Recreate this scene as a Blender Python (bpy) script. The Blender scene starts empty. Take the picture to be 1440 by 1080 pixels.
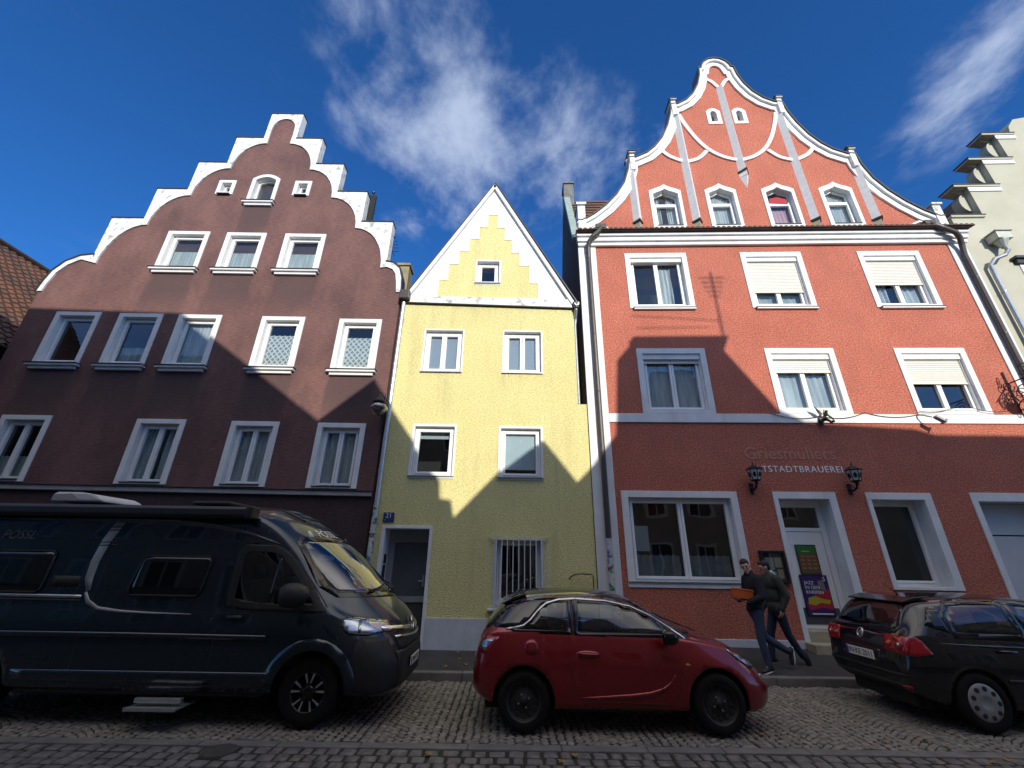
import bpy, bmesh, math, random
import numpy as np
from math import sin, cos, tan, pi, radians, sqrt, atan2
from mathutils import Vector, Matrix
from mathutils.geometry import tessellate_polygon
from mathutils.bvhtree import BVHTree
random.seed(7)
S = bpy.context.scene
COL = S.collection
# ------------------------------------------------------------------ camera, sky, sun, exposure
cd = bpy.data.cameras.new('camera'); cam = bpy.data.objects.new('camera', cd); COL.objects.link(cam)
cd.sensor_width = 36.0; cd.lens = 589.0/1440*36; cd.clip_end = 2000; cd.clip_start = 0.05
cam.matrix_world = Matrix.Translation((0, 0, 1.83)) @ Matrix.Rotation(pi/2+radians(23), 4, 'X') @ Matrix.Rotation(radians(.9), 4, 'Z')
S.camera = cam
S.view_settings.view_transform = 'Standard'; S.view_settings.look = 'None'
S.view_settings.exposure = 0.0; S.view_settings.gamma = 1.0
SUN_EL, SUN_AZ = radians(20), radians(18)      # low autumn sun, behind the camera and to its right
W = bpy.data.worlds.new('World'); S.world = W; W.use_nodes = True
def world():
    nt = W.node_tree; N = nt.nodes; L = nt.links
    bg = N['Background']; bg.inputs['Strength'].default_value = 0.15
    sky = N.new('ShaderNodeTexSky'); sky.sky_type = 'NISHITA'; sky.sun_disc = False
    sky.sun_elevation = SUN_EL; sky.sun_rotation = pi-SUN_AZ
    sky.air_density = 1.0; sky.dust_density = 0.25; sky.ozone_density = 5.0
    tc = N.new('ShaderNodeTexCoord'); sp = N.new('ShaderNodeSeparateXYZ'); L.new(tc.outputs['Generated'], sp.inputs[0])
    def m(op, a, b=None, c=None, clamp=False):
        n = N.new('ShaderNodeMath'); n.operation = op; n.use_clamp = clamp
        for i, v in enumerate((a, b, c)):
            if v is None: continue
            if isinstance(v, (int, float)): n.inputs[i].default_value = v
            else: L.new(v, n.inputs[i])
        return n.outputs[0]
    z = m('MAXIMUM', sp.outputs[2], 0.06)
    px = m('DIVIDE', sp.outputs[0], z); py = m('DIVIDE', sp.outputs[1], z)
    cb = N.new('ShaderNodeCombineXYZ'); L.new(px, cb.inputs[0]); L.new(py, cb.inputs[1])
    def fbm(scale, rot, sx, sy, det, rough, dist, loc=(0, 0, 0)):
        mp = N.new('ShaderNodeMapping'); mp.inputs['Rotation'].default_value = (0, 0, rot)
        mp.inputs['Scale'].default_value = (sx, sy, 1); mp.inputs['Location'].default_value = loc
        L.new(cb.outputs[0], mp.inputs[0])
        n = N.new('ShaderNodeTexNoise'); n.inputs['Scale'].default_value = scale; n.inputs['Detail'].default_value = det
        n.inputs['Roughness'].default_value = rough; n.inputs['Distortion'].default_value = dist
        L.new(mp.outputs[0], n.inputs['Vector']); return n.outputs[0]
    n1 = fbm(5.2, radians(40), 1.0, 0.78, 11, .60, .12)
    n2 = fbm(2.6, radians(35), 1.0, .7, 5, .5, .15, (3.1, 1.7, 0))
    def blob(cx, cy, sx, sy, rot, amp):
        dx = m('SUBTRACT', px, cx); dy = m('SUBTRACT', py, cy)
        c, s = cos(rot), sin(rot)
        u = m('ADD', m('MULTIPLY', dx, c), m('MULTIPLY', dy, s)); v = m('SUBTRACT', m('MULTIPLY', dy, c), m('MULTIPLY', dx, s))
        u = m('DIVIDE', u, sx); v = m('DIVIDE', v, sy)
        r = m('ADD', m('MULTIPLY', u, u), m('MULTIPLY', v, v))
        return m('MULTIPLY', m('POWER', 2.718, m('MULTIPLY', r, -1.0)), amp)
    b = None
    for a in [(-.13, .58, .19, .30, radians(-12), .95), (.02, .78, .30, .15, radians(4), .85), (-.34, .66, .13, .18, 0, .55), (-.16, .98, .24, .18, 0, .62), (1.02, .56, .12, .22, radians(-14), 1.15),
              (-.2, 1.05, .3, .12, 0, .3), (.35, .72, .18, .1, radians(30), .35), (-1.2, 1.4, .5, .2, 0, .25), (.1, -1.2, 1.2, .5, 0, .8), (-1.6, -.2, .7, .5, 0, .6), (.62, 1.9, 1.2, .25, 0, .3)]:
        q = blob(*a); b = q if b is None else m('ADD', b, q)
    d = m('ADD', m('MULTIPLY', b, .58), m('MULTIPLY', m('SUBTRACT', n1, .5), 2.7))
    d = m('ADD', d, m('MULTIPLY', m('SUBTRACT', n2, .5), .9))
    mr = N.new('ShaderNodeMapRange'); mr.interpolation_type = 'SMOOTHSTEP'
    mr.inputs['From Min'].default_value = .12; mr.inputs['From Max'].default_value = 1.34
    L.new(d, mr.inputs['Value'])
    fac = m('MULTIPLY', m('MULTIPLY', mr.outputs[0], .85), m('MINIMUM', m('MULTIPLY', b, 2.0), 1.0), None, True)
    tint = N.new('ShaderNodeMix'); tint.data_type = 'RGBA'; tint.blend_type = 'MULTIPLY'; tint.inputs[0].default_value = 1.0
    L.new(sky.outputs[0], tint.inputs[6]); tint.inputs[7].default_value = (.30, .76, 1.20, 1)
    mx = N.new('ShaderNodeMix'); mx.data_type = 'RGBA'
    L.new(fac, mx.inputs[0]); L.new(tint.outputs[2], mx.inputs[6]); mx.inputs[7].default_value = (3.8, 4.5, 5.9, 1)
    # added bright veil in the unseen sky behind the viewer, lifts the shaded street
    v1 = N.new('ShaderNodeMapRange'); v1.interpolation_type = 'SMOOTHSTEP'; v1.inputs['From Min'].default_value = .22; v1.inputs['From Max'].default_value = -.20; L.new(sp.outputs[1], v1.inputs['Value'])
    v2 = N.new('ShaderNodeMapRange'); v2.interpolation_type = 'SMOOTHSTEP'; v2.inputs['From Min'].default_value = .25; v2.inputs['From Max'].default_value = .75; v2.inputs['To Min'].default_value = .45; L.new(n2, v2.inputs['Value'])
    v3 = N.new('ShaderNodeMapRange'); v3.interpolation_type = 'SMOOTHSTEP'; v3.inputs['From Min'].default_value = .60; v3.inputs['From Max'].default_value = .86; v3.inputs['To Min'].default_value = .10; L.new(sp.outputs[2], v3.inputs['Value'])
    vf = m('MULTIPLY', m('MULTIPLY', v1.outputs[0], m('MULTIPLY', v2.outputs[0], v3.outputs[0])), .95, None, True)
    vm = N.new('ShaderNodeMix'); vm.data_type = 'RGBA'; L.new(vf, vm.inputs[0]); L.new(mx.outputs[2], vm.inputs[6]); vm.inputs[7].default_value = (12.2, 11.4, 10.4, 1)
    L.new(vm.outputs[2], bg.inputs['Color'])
world()
sl = bpy.data.lights.new('sun', 'SUN'); sl.energy = 4.7; sl.angle = radians(.5); sl.color = (1.0, .94, .85)
so = bpy.data.objects.new('sun', sl); COL.objects.link(so)
_sv = Vector((sin(SUN_AZ)*cos(SUN_EL), -cos(SUN_AZ)*cos(SUN_EL), sin(SUN_EL)))
so.rotation_euler = _sv.to_track_quat('Z', 'Y').to_euler(); so.location = (5, -20, 30)

# ------------------------------------------------------------------ materials
MATS = {}
def newmat(name):
    m = bpy.data.materials.new(name); m.use_nodes = True; MATS[name] = m
    return m, m.node_tree.nodes, m.node_tree.links, m.node_tree.nodes['Principled BSDF']
def nd(N, t, **kw):
    n = N.new(t)
    for k, v in kw.items():
        if k in n.inputs: n.inputs[k].default_value = v
        else: setattr(n, k, v)
    return n
def coords(N, L, sc=(1, 1, 1), rot=(0, 0, 0)):
    tc = N.new('ShaderNodeTexCoord'); mp = N.new('ShaderNodeMapping')
    mp.inputs['Scale'].default_value = sc; mp.inputs['Rotation'].default_value = rot
    L.new(tc.outputs['Object'], mp.inputs[0]); return mp.outputs[0]
def mixc(N, L, fac, a, b, blend='MIX'):
    n = N.new('ShaderNodeMix'); n.data_type = 'RGBA'; n.blend_type = blend
    for i, v in ((0, fac), (6, a), (7, b)):
        if isinstance(v, (tuple, list)): n.inputs[i].default_value = (*v, 1) if len(v) == 3 else v
        elif isinstance(v, (int, float)): n.inputs[i].default_value = v
        else: L.new(v, n.inputs[i])
    return n.outputs[2]
def rough_mat(name, col, col2=None, rough=.8, vscale=1.2, vamt=.5, bscale=60, bdist=.004, bstr=.6, stretch=(1, 1, 1), fine=None, metallic=0, spec=.4, coat=0, ramp=(.35, .65), streak=0):
    m, N, L, P = newmat(name)
    P.inputs['Roughness'].default_value = rough; P.inputs['Metallic'].default_value = metallic
    P.inputs['Specular IOR Level'].default_value = spec; P.inputs['Coat Weight'].default_value = coat
    c = coords(N, L)
    col2 = col2 or tuple(x*.8 for x in col)
    n = nd(N, 'ShaderNodeTexNoise', Scale=vscale, Detail=6.0, Roughness=.6); L.new(c, n.inputs['Vector'])
    mr = nd(N, 'ShaderNodeMapRange'); mr.inputs['From Min'].default_value = ramp[0]; mr.inputs['From Max'].default_value = ramp[1]
    mr.inputs['To Max'].default_value = vamt; L.new(n.outputs[0], mr.inputs['Value'])
    out = mixc(N, L, mr.outputs[0], col, col2)
    if fine:
        n2 = nd(N, 'ShaderNodeTexNoise', Scale=fine[0], Detail=3.0); L.new(coords(N, L, stretch), n2.inputs['Vector'])
        mr2 = nd(N, 'ShaderNodeMapRange'); mr2.inputs['From Min'].default_value = .3; mr2.inputs['From Max'].default_value = .7
        mr2.inputs['To Min'].default_value = 1-fine[1]; mr2.inputs['To Max'].default_value = 1+fine[1]*.5
        L.new(n2.outputs[0], mr2.inputs['Value'])
        cc = nd(N, 'ShaderNodeCombineColor')
        for i in range(3): L.new(mr2.outputs[0], cc.inputs[i])
        out = mixc(N, L, 1.0, out, cc.outputs[0], 'MULTIPLY')
    if streak:
        n3 = nd(N, 'ShaderNodeTexNoise', Scale=3.2, Detail=5.0, Roughness=.6); L.new(coords(N, L, (1, 1, .09)), n3.inputs['Vector'])
        n4 = nd(N, 'ShaderNodeTexNoise', Scale=.55, Detail=3.0); L.new(coords(N, L), n4.inputs['Vector'])
        r3 = nd(N, 'ShaderNodeMapRange'); r3.inputs['From Min'].default_value = .48; r3.inputs['From Max'].default_value = .72; r3.inputs['To Max'].default_value = streak; L.new(n3.outputs[0], r3.inputs['Value'])
        r4 = nd(N, 'ShaderNodeMapRange'); r4.inputs['From Min'].default_value = .42; r4.inputs['From Max'].default_value = .62; L.new(n4.outputs[0], r4.inputs['Value'])
        mm = nd(N, 'ShaderNodeMath', operation='MULTIPLY'); L.new(r3.outputs[0], mm.inputs[0]); L.new(r4.outputs[0], mm.inputs[1])
        out = mixc(N, L, mm.outputs[0], out, tuple(x*.55+.03 for x in col))
    L.new(out, P.inputs['Base Color'])
    if bscale:
        nb = nd(N, 'ShaderNodeTexNoise', Scale=bscale, Detail=4.0, Roughness=.55); L.new(coords(N, L, stretch), nb.inputs['Vector'])
        bp = nd(N, 'ShaderNodeBump', Strength=bstr, Distance=bdist); L.new(nb.outputs[0], bp.inputs['Height']); L.new(bp.outputs[0], P.inputs['Normal'])
    m['out'] = 1
    return m
def flat(name, col, rough=.6, metallic=0, spec=.5, coat=0, vamt=.25):
    return rough_mat(name, col, rough=rough, metallic=metallic, spec=spec, coat=coat, bscale=0, vamt=vamt, vscale=6)
WHITE = rough_mat('white_wall_paint', (.80, .80, .78), (.64, .63, .60), .75, 2.5, .6, 90, .002, .4, streak=.45)
WHITE_DIRTY = rough_mat('weathered_white_paint', (.80, .80, .77), (.28, .27, .24), .8, 5.5, .85, 50, .004, .5, ramp=(.50, .68))
SASH = rough_mat('window_frame_white', (.84, .84, .82), (.76, .76, .74), .35, 3, .5, 0)
LINEN = flat('roller_shutter_cream', (.72, .69, .60), .5)
YELLOW = rough_mat('yellow_render', (.86, .775, .35), (.78, .69, .29), .9, .9, .6, 22, .04, 1.0, (1, 1, 2.4), (17, .22), streak=.5)
RED = rough_mat('red_render', (.64, .200, .128), (.53, .158, .098), .9, 1.1, .7, 30, .040, 1.0, (1, 1, 1.3), (24, .50), streak=.5)
PALE = rough_mat('pale_green_render', (.50, .48, .375), (.42, .40, .30), .9, 1.2, .7, 40, .006, .6)
PLINTH = rough_mat('pale_grey_plinth', (.60, .63, .66), (.45, .47, .48), .85, 3, .6, 60, .004, .5)
STONE = rough_mat('ochre_stone', (.42, .36, .24), (.28, .25, .18), .85, 6, .7, 40, .006, .6)
ZINC = rough_mat('zinc_pipe', (.42, .43, .43), (.26, .27, .27), .38, 6, .6, 0, metallic=.8)
ZINC_L = rough_mat('bright_zinc_pipe', (.62, .63, .64), (.45, .46, .47), .35, 6, .6, 0, metallic=.6)
DARKZ = rough_mat('dark_brown_pipe', (.075, .062, .056), (.04, .034, .03), .45, 8, .6, 0)
LESENE = rough_mat('grey_lesene_paint', (.66, .66, .65), (.52, .52, .51), .85, 8, .6, 50, .004, .6)
SHEET = rough_mat('dark_sheet_metal', (.07, .068, .066), (.04, .04, .04), .4, 6, .5, 0, metallic=.6)
COPPER = rough_mat('verdigris_sheet', (.30, .40, .36), (.20, .26, .24), .6, 6, .7, 0)
IRON = flat('black_iron', (.016, .016, .017), .45, .3)
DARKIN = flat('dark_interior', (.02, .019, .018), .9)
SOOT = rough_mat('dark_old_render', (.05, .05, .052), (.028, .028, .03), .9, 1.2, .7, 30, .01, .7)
def tile_mat(name, a, b, c2):
    m, N, L, P = newmat(name); P.inputs['Roughness'].default_value = .85
    c = coords(N, L)
    n = nd(N, 'ShaderNodeTexNoise', Scale=1.3, Detail=5.0); L.new(c, n.inputs['Vector'])
    n2 = nd(N, 'ShaderNodeTexVoronoi', Scale=6.0); L.new(c, n2.inputs['Vector'])
    f = nd(N, 'ShaderNodeMapRange'); f.inputs['From Min'].default_value = .38; f.inputs['From Max'].default_value = .62; L.new(n.outputs[0], f.inputs['Value'])
    o = mixc(N, L, f.outputs[0], a, b)
    sp = nd(N, 'ShaderNodeSeparateColor'); L.new(n2.outputs['Color'], sp.inputs[0])
    f2 = nd(N, 'ShaderNodeMapRange'); f2.inputs['From Min'].default_value = .2; f2.inputs['From Max'].default_value = 1; f2.inputs['To Max'].default_value = .6; L.new(sp.outputs[0], f2.inputs['Value'])
    o = mixc(N, L, f2.outputs[0], o, c2)
    L.new(o, P.inputs['Base Color']); return m
TILE = tile_mat('old_clay_tiles', (.21, .088, .048), (.12, .062, .042), (.085, .065, .048))
TILE_D = tile_mat('dark_clay_tiles', (.10, .05, .035), (.06, .035, .028), (.05, .04, .03))
def glass_mat(name, tint=(.88, .92, .92), boost=1.8, base=.02, wob=.004):
    m, N, L, P = newmat(name); N.remove(P); out = N['Material Output']
    fr = nd(N, 'ShaderNodeFresnel', IOR=1.5)
    ma = nd(N, 'ShaderNodeMath', operation='MULTIPLY_ADD'); ma.use_clamp = True
    L.new(fr.outputs[0], ma.inputs[0]); ma.inputs[1].default_value = boost; ma.inputs[2].default_value = base
    ge = N.new('ShaderNodeNewGeometry'); ob = nd(N, 'ShaderNodeMath', operation='SUBTRACT'); ob.inputs[0].default_value = 1.0; L.new(ge.outputs['Backfacing'], ob.inputs[1])
    mf = nd(N, 'ShaderNodeMath', operation='MULTIPLY'); L.new(ma.outputs[0], mf.inputs[0]); L.new(ob.outputs[0], mf.inputs[1])
    nz = nd(N, 'ShaderNodeTexNoise', Scale=1.6, Detail=1.0); L.new(coords(N, L), nz.inputs['Vector'])
    bp = nd(N, 'ShaderNodeBump', Strength=1.0, Distance=wob); L.new(nz.outputs[0], bp.inputs['Height'])
    tr = nd(N, 'ShaderNodeBsdfTransparent', Color=(*tint, 1)); gl = nd(N, 'ShaderNodeBsdfGlossy', Color=(.95, .97, 1, 1), Roughness=.0)
    L.new(bp.outputs[0], gl.inputs['Normal'])
    mx = N.new('ShaderNodeMixShader'); L.new(mf.outputs[0], mx.inputs[0]); L.new(tr.outputs[0], mx.inputs[1]); L.new(gl.outputs[0], mx.inputs[2])
    L.new(mx.outputs[0], out.inputs[0]); return m
GLASS = glass_mat('window_glass')
CARGLASS = glass_mat('tinted_car_glass', (.50, .54, .54), 1.5, .02, .0)
DARKGLASS = flat('dark_car_glass', (.006, .007, .008), .03, 0, .6, vamt=0)
CLEAR = glass_mat('clear_lamp_cover', (.95, .97, 1), 1.3, .03, .0)
def cloth_alpha(name, col, alpha, lattice=None):
    m, N, L, P = newmat(name); N.remove(P); out = N['Material Output']
    di = nd(N, 'ShaderNodeBsdfDiffuse', Color=(*col, 1)); tl = nd(N, 'ShaderNodeBsdfTranslucent', Color=(*col, 1)); tr = nd(N, 'ShaderNodeBsdfTransparent')
    m1 = N.new('ShaderNodeMixShader'); m1.inputs[0].default_value = .3; L.new(di.outputs[0], m1.inputs[1]); L.new(tl.outputs[0], m1.inputs[2])
    m2 = N.new('ShaderNodeMixShader'); L.new(tr.outputs[0], m2.inputs[1]); L.new(m1.outputs[0], m2.inputs[2])
    if lattice:
        c = coords(N, L); sp = nd(N, 'ShaderNodeSeparateXYZ'); L.new(c, sp.inputs[0])
        fs = []
        for sg in (1, -1):
            a = nd(N, 'ShaderNodeMath', operation='MULTIPLY_ADD'); L.new(sp.outputs[0], a.inputs[0]); a.inputs[1].default_value = sg*1.15; L.new(sp.outputs[2], a.inputs[2])
            s_ = nd(N, 'ShaderNodeMath', operation='MULTIPLY'); L.new(a.outputs[0], s_.inputs[0]); s_.inputs[1].default_value = 2*pi/lattice
            t_ = nd(N, 'ShaderNodeMath', operation='SINE'); L.new(s_.outputs[0], t_.inputs[0]); fs.append(t_.outputs[0])
        mxn = nd(N, 'ShaderNodeMath', operation='MAXIMUM'); L.new(fs[0], mxn.inputs[0]); L.new(fs[1], mxn.inputs[1])
        mr = nd(N, 'ShaderNodeMapRange'); mr.inputs['From Min'].default_value = .3; mr.inputs['From Max'].default_value = .75
        mr.inputs['To Min'].default_value = .42; mr.inputs['To Max'].default_value = alpha; L.new(mxn.outputs[0], mr.inputs['Value']); L.new(mr.outputs[0], m2.inputs[0])
    else:
        w = nd(N, 'ShaderNodeTexNoise', Scale=9.0, Detail=3.0); L.new(coords(N, L, (1, 1, .12)), w.inputs['Vector'])
        mr = nd(N, 'ShaderNodeMapRange'); mr.inputs['From Min'].default_value = .3; mr.inputs['From Max'].default_value = .7
        mr.inputs['To Min'].default_value = alpha*.65; mr.inputs['To Max'].default_value = min(1, alpha*1.25); L.new(w.outputs[0], mr.inputs['Value']); L.new(mr.outputs[0], m2.inputs[0])
    L.new(m2.outputs[0], out.inputs[0]); return m
SHEER = cloth_alpha('sheer_white_curtain', (.88, .90, .89), .95)
NET = cloth_alpha('net_half_curtain', (.74, .80, .79), .92)
LACE = cloth_alpha('lace_curtain', (.92, .95, .95), 1.0, .17)
REDCLOTH = flat('red_cloth', (.42, .03, .04), .8)
PINKCLOTH = flat('pink_curtain_cloth', (.62, .36, .40), .8)
BLIND = flat('grey_blind', (.46, .50, .56), .6)

# ------------------------------------------------------------------ mesh helpers
class MB:
    def __init__(s): s.v = []; s.f = []
    def add(s, vs, fs):
        o = len(s.v); s.v += [tuple(p) for p in vs]; s.f += [tuple(i+o for i in f) for f in fs]; return s
    def box(s, x0, x1, y0, y1, z0, z1, M=None):
        vs = [(x, y, z) for x in (x0, x1) for y in (y0, y1) for z in (z0, z1)]
        if M is not None: vs = [tuple(M @ Vector(p)) for p in vs]
        return s.add(vs, [(0, 1, 3, 2), (4, 6, 7, 5), (0, 4, 5, 1), (2, 3, 7, 6), (0, 2, 6, 4), (1, 5, 7, 3)])
    def prism(s, poly, y0, y1):
        """poly in (x, z), extruded along y"""
        n = len(poly); vs = [(p[0], y0, p[1]) for p in poly]+[(p[0], y1, p[1]) for p in poly]
        tr = tessellate_polygon([[Vector((p[0], p[1], 0)) for p in poly]])
        fs = [tuple(t) for t in tr]+[tuple(i+n for i in t[::-1]) for t in tr]
        fs += [(i, (i+1) % n, (i+1) % n+n, i+n) for i in range(n)]
        return s.add(vs, fs)
    def ring(s, outer, inner, yf, yo, yi):
        """flat frame between two equal-count loops (x, z); front at yf, outer rim back to yo, inner rim back to yi"""
        n = len(outer)
        vs = [(p[0], yf, p[1]) for p in outer]+[(p[0], yf, p[1]) for p in inner]+[(p[0], yo, p[1]) for p in outer]+[(p[0], yi, p[1]) for p in inner]
        fs = []
        for i in range(n):
            j = (i+1) % n
            fs += [(i, j, j+n, i+n), (i, i+2*n, j+2*n, j), (i+n, j+n, j+3*n, i+3*n)]
        return s.add(vs, fs)
    def tube(s, path, r, n=8, cap=True):
        P = [Vector(p) for p in path]; R = r if isinstance(r, (list, tuple)) else [r]*len(P)
        rings = []; up = None
        for i, p in enumerate(P):
            t = (P[min(i+1, len(P)-1)]-P[max(i-1, 0)]).normalized()
            if up is None:
                a = Vector((0, 0, 1)) if abs(t.z) < .9 else Vector((1, 0, 0)); up = t.cross(a).normalized()
            up = (up-t*up.dot(t)).normalized(); b = t.cross(up)
            rings.append([p+(up*cos(2*pi*k/n)+b*sin(2*pi*k/n))*R[i] for k in range(n)])
        vs = [q for rg in rings for q in rg]; fs = []
        for i in range(len(P)-1):
            for k in range(n): fs.append((i*n+k, i*n+(k+1) % n, (i+1)*n+(k+1) % n, (i+1)*n+k))
        if cap: fs += [tuple(range(n))[::-1], tuple((len(P)-1)*n+k for k in range(n))]
        return s.add(vs, fs)
    def lathe(s, prof, M=None, n=20):
        """prof: (r, h) pairs around z"""
        vs = []; fs = []; m = len(prof)
        for k in range(n):
            a = 2*pi*k/n
            for r, h in prof: vs.append((r*cos(a), r*sin(a), h))
        for k in range(n):
            for i in range(m-1): fs.append((k*m+i, ((k+1) % n)*m+i, ((k+1) % n)*m+i+1, k*m+i+1))
        if M is not None: vs = [tuple(M @ Vector(p)) for p in vs]
        return s.add(vs, fs)
    def ribbon(s, path, w, y0, y1, closed=False, shift=0.0):
        """flat band of width w along a (x, z) polyline, standing from y1 (wall) to y0 (front); shift moves it to the path's left"""
        n = len(path); P = [Vector((p[0], p[1])) for p in path]; A = []; B = []
        for i in range(n):
            if closed: a, b = P[i-1], P[(i+1) % n]
            else: a, b = P[max(i-1, 0)], P[min(i+1, n-1)]
            d1 = (P[i]-a); d2 = (b-P[i])
            d1 = d1.normalized() if d1.length > 1e-6 else d2.normalized(); d2 = d2.normalized() if d2.length > 1e-6 else d1
            n1 = Vector((-d1.y, d1.x)); n2 = Vector((-d2.y, d2.x)); nn = (n1+n2)
            nn = nn.normalized() if nn.length > 1e-6 else n1
            k = 1/max(.5, nn.dot(n1))
            A.append(P[i]+nn*k*(shift+w/2)); B.append(P[i]+nn*k*(shift-w/2))
        vs = [(p.x, y0, p.y) for p in A]+[(p.x, y0, p.y) for p in B]+[(p.x, y1, p.y) for p in A]+[(p.x, y1, p.y) for p in B]
        fs = []
        for i in range(n if closed else n-1):
            j = (i+1) % n
            fs += [(i, j, j+n, i+n), (i, i+2*n, j+2*n, j), (i+n, j+n, j+3*n, i+3*n), (i+2*n, i+3*n, j+3*n, j+2*n)]
        if not closed: fs += [(0, n, 3*n, 2*n), (n-1, 3*n-1, 4*n-1, 2*n-1)]
        return s.add(vs, fs)
    def build(s, name, mat, parent=None, smooth=False, bevel=0, recalc=True, merge=False):
        me = bpy.data.meshes.new(name); me.from_pydata(s.v, [], s.f)
        bm = bmesh.new(); bm.from_mesh(me)
        if merge: bmesh.ops.remove_doubles(bm, verts=bm.verts, dist=1e-4)
        if recalc: bmesh.ops.recalc_face_normals(bm, faces=bm.faces)
        for f in bm.faces: f.smooth = smooth
        bm.to_mesh(me); bm.free()
        me.materials.append(mat)
        o = bpy.data.objects.new(name, me); COL.objects.link(o)
        if parent is not None: o.parent = parent
        if bevel:
            b = o.modifiers.new('bevel', 'BEVEL'); b.width = bevel; b.segments = 2; b.limit_method = 'ANGLE'; b.angle_limit = radians(40)
        return o
def tag(o, label=None, cat=None, group=None, kind=None):
    if label: o['label'] = label
    if cat: o['category'] = cat
    if group: o['group'] = group
    if kind: o['kind'] = kind
    return o
def thing(name, label, cat, loc=(0, 0, 0), rz=0, group=None):
    o = bpy.data.objects.new(name, None); COL.objects.link(o); o.location = loc; o.rotation_euler = (0, 0, rz); o.empty_display_size = .2
    return tag(o, label, cat, group)
def structure(o): o['kind'] = 'structure'; return o
def rect(u0, u1, z0, z1): return [(u0, z0), (u1, z0), (u1, z1), (u0, z1)]
def inset(poly, d):
    """inward offset of a counter-clockwise loop"""
    n = len(poly); out = []
    for i in range(n):
        p0, p, p1 = (Vector(poly[i-1]), Vector(poly[i]), Vector(poly[(i+1) % n]))
        d1 = (p-p0).normalized(); d2 = (p1-p).normalized()
        n1 = Vector((-d1.y, d1.x)); n2 = Vector((-d2.y, d2.x)); b = (n1+n2).normalized()
        out.append(tuple(p+b*d/max(.35, b.dot(n1))))
    return out
def wall_mesh(outer, holes, thick, mb=None):
    mb = mb or MB()
    loops = [outer]+holes
    flatp = [p for l in loops for p in l]; n = len(flatp)
    tr = tessellate_polygon([[Vector((p[0], p[1], 0)) for p in l] for l in loops])
    vs = [(p[0], 0, p[1]) for p in flatp]+[(p[0], thick, p[1]) for p in flatp]
    fs = [tuple(t) for t in tr]+[tuple(i+n for i in t) for t in tr]; o = 0
    for l in loops:
        k = len(l)
        for i in range(k): fs.append((o+i, o+(i+1) % k, o+(i+1) % k+n, o+i+n))
        o += k
    return mb.add(vs, fs)
def pleats(u0, u1, z0, z1, y, amp, waves, nx=36, nz=6):
    mb = MB(); vs = []; fs = []
    for i in range(nx+1):
        for k in range(nz+1):
            t = i/nx; a = amp*(1+.3*sin(7*t+2))*(1-.35*k/nz)
            vs.append((u0+(u1-u0)*t+.01*sin(k*1.3+i), y+a*sin(2*pi*waves*t+.8*sin(5*t)), z0+(z1-z0)*k/nz+(.012*sin(2*pi*waves*t) if k == nz else 0)))
    for i in range(nx):
        for k in range(nz): fs.append((i*(nz+1)+k, (i+1)*(nz+1)+k, (i+1)*(nz+1)+k+1, i*(nz+1)+k+1))
    return mb.add(vs, fs)
def text_mesh(name, body, size, mat, parent=None, M=None, shear=0, depth=.004, space=1.0, align='CENTER', bold=0):
    cu = bpy.data.curves.new(name, 'FONT'); cu.body = body; cu.size = size; cu.align_x = align; cu.align_y = 'CENTER'
    cu.extrude = depth; cu.shear = shear; cu.space_character = space; cu.offset = bold
    t = bpy.data.objects.new(name+'_tmp', cu); COL.objects.link(t)
    dg = bpy.context.evaluated_depsgraph_get(); me = bpy.data.meshes.new_from_object(t.evaluated_get(dg))
    bpy.data.objects.remove(t); bpy.data.curves.remove(cu)
    me.name = name; me.transform(Matrix.Rotation(pi/2, 4, 'X'))     # faces -y
    if M is not None: me.transform(M)
    me.materials.clear(); me.materials.append(mat)
    o = bpy.data.objects.new(name, me); COL.objects.link(o)
    if parent is not None: o.parent = parent
    return o

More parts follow.
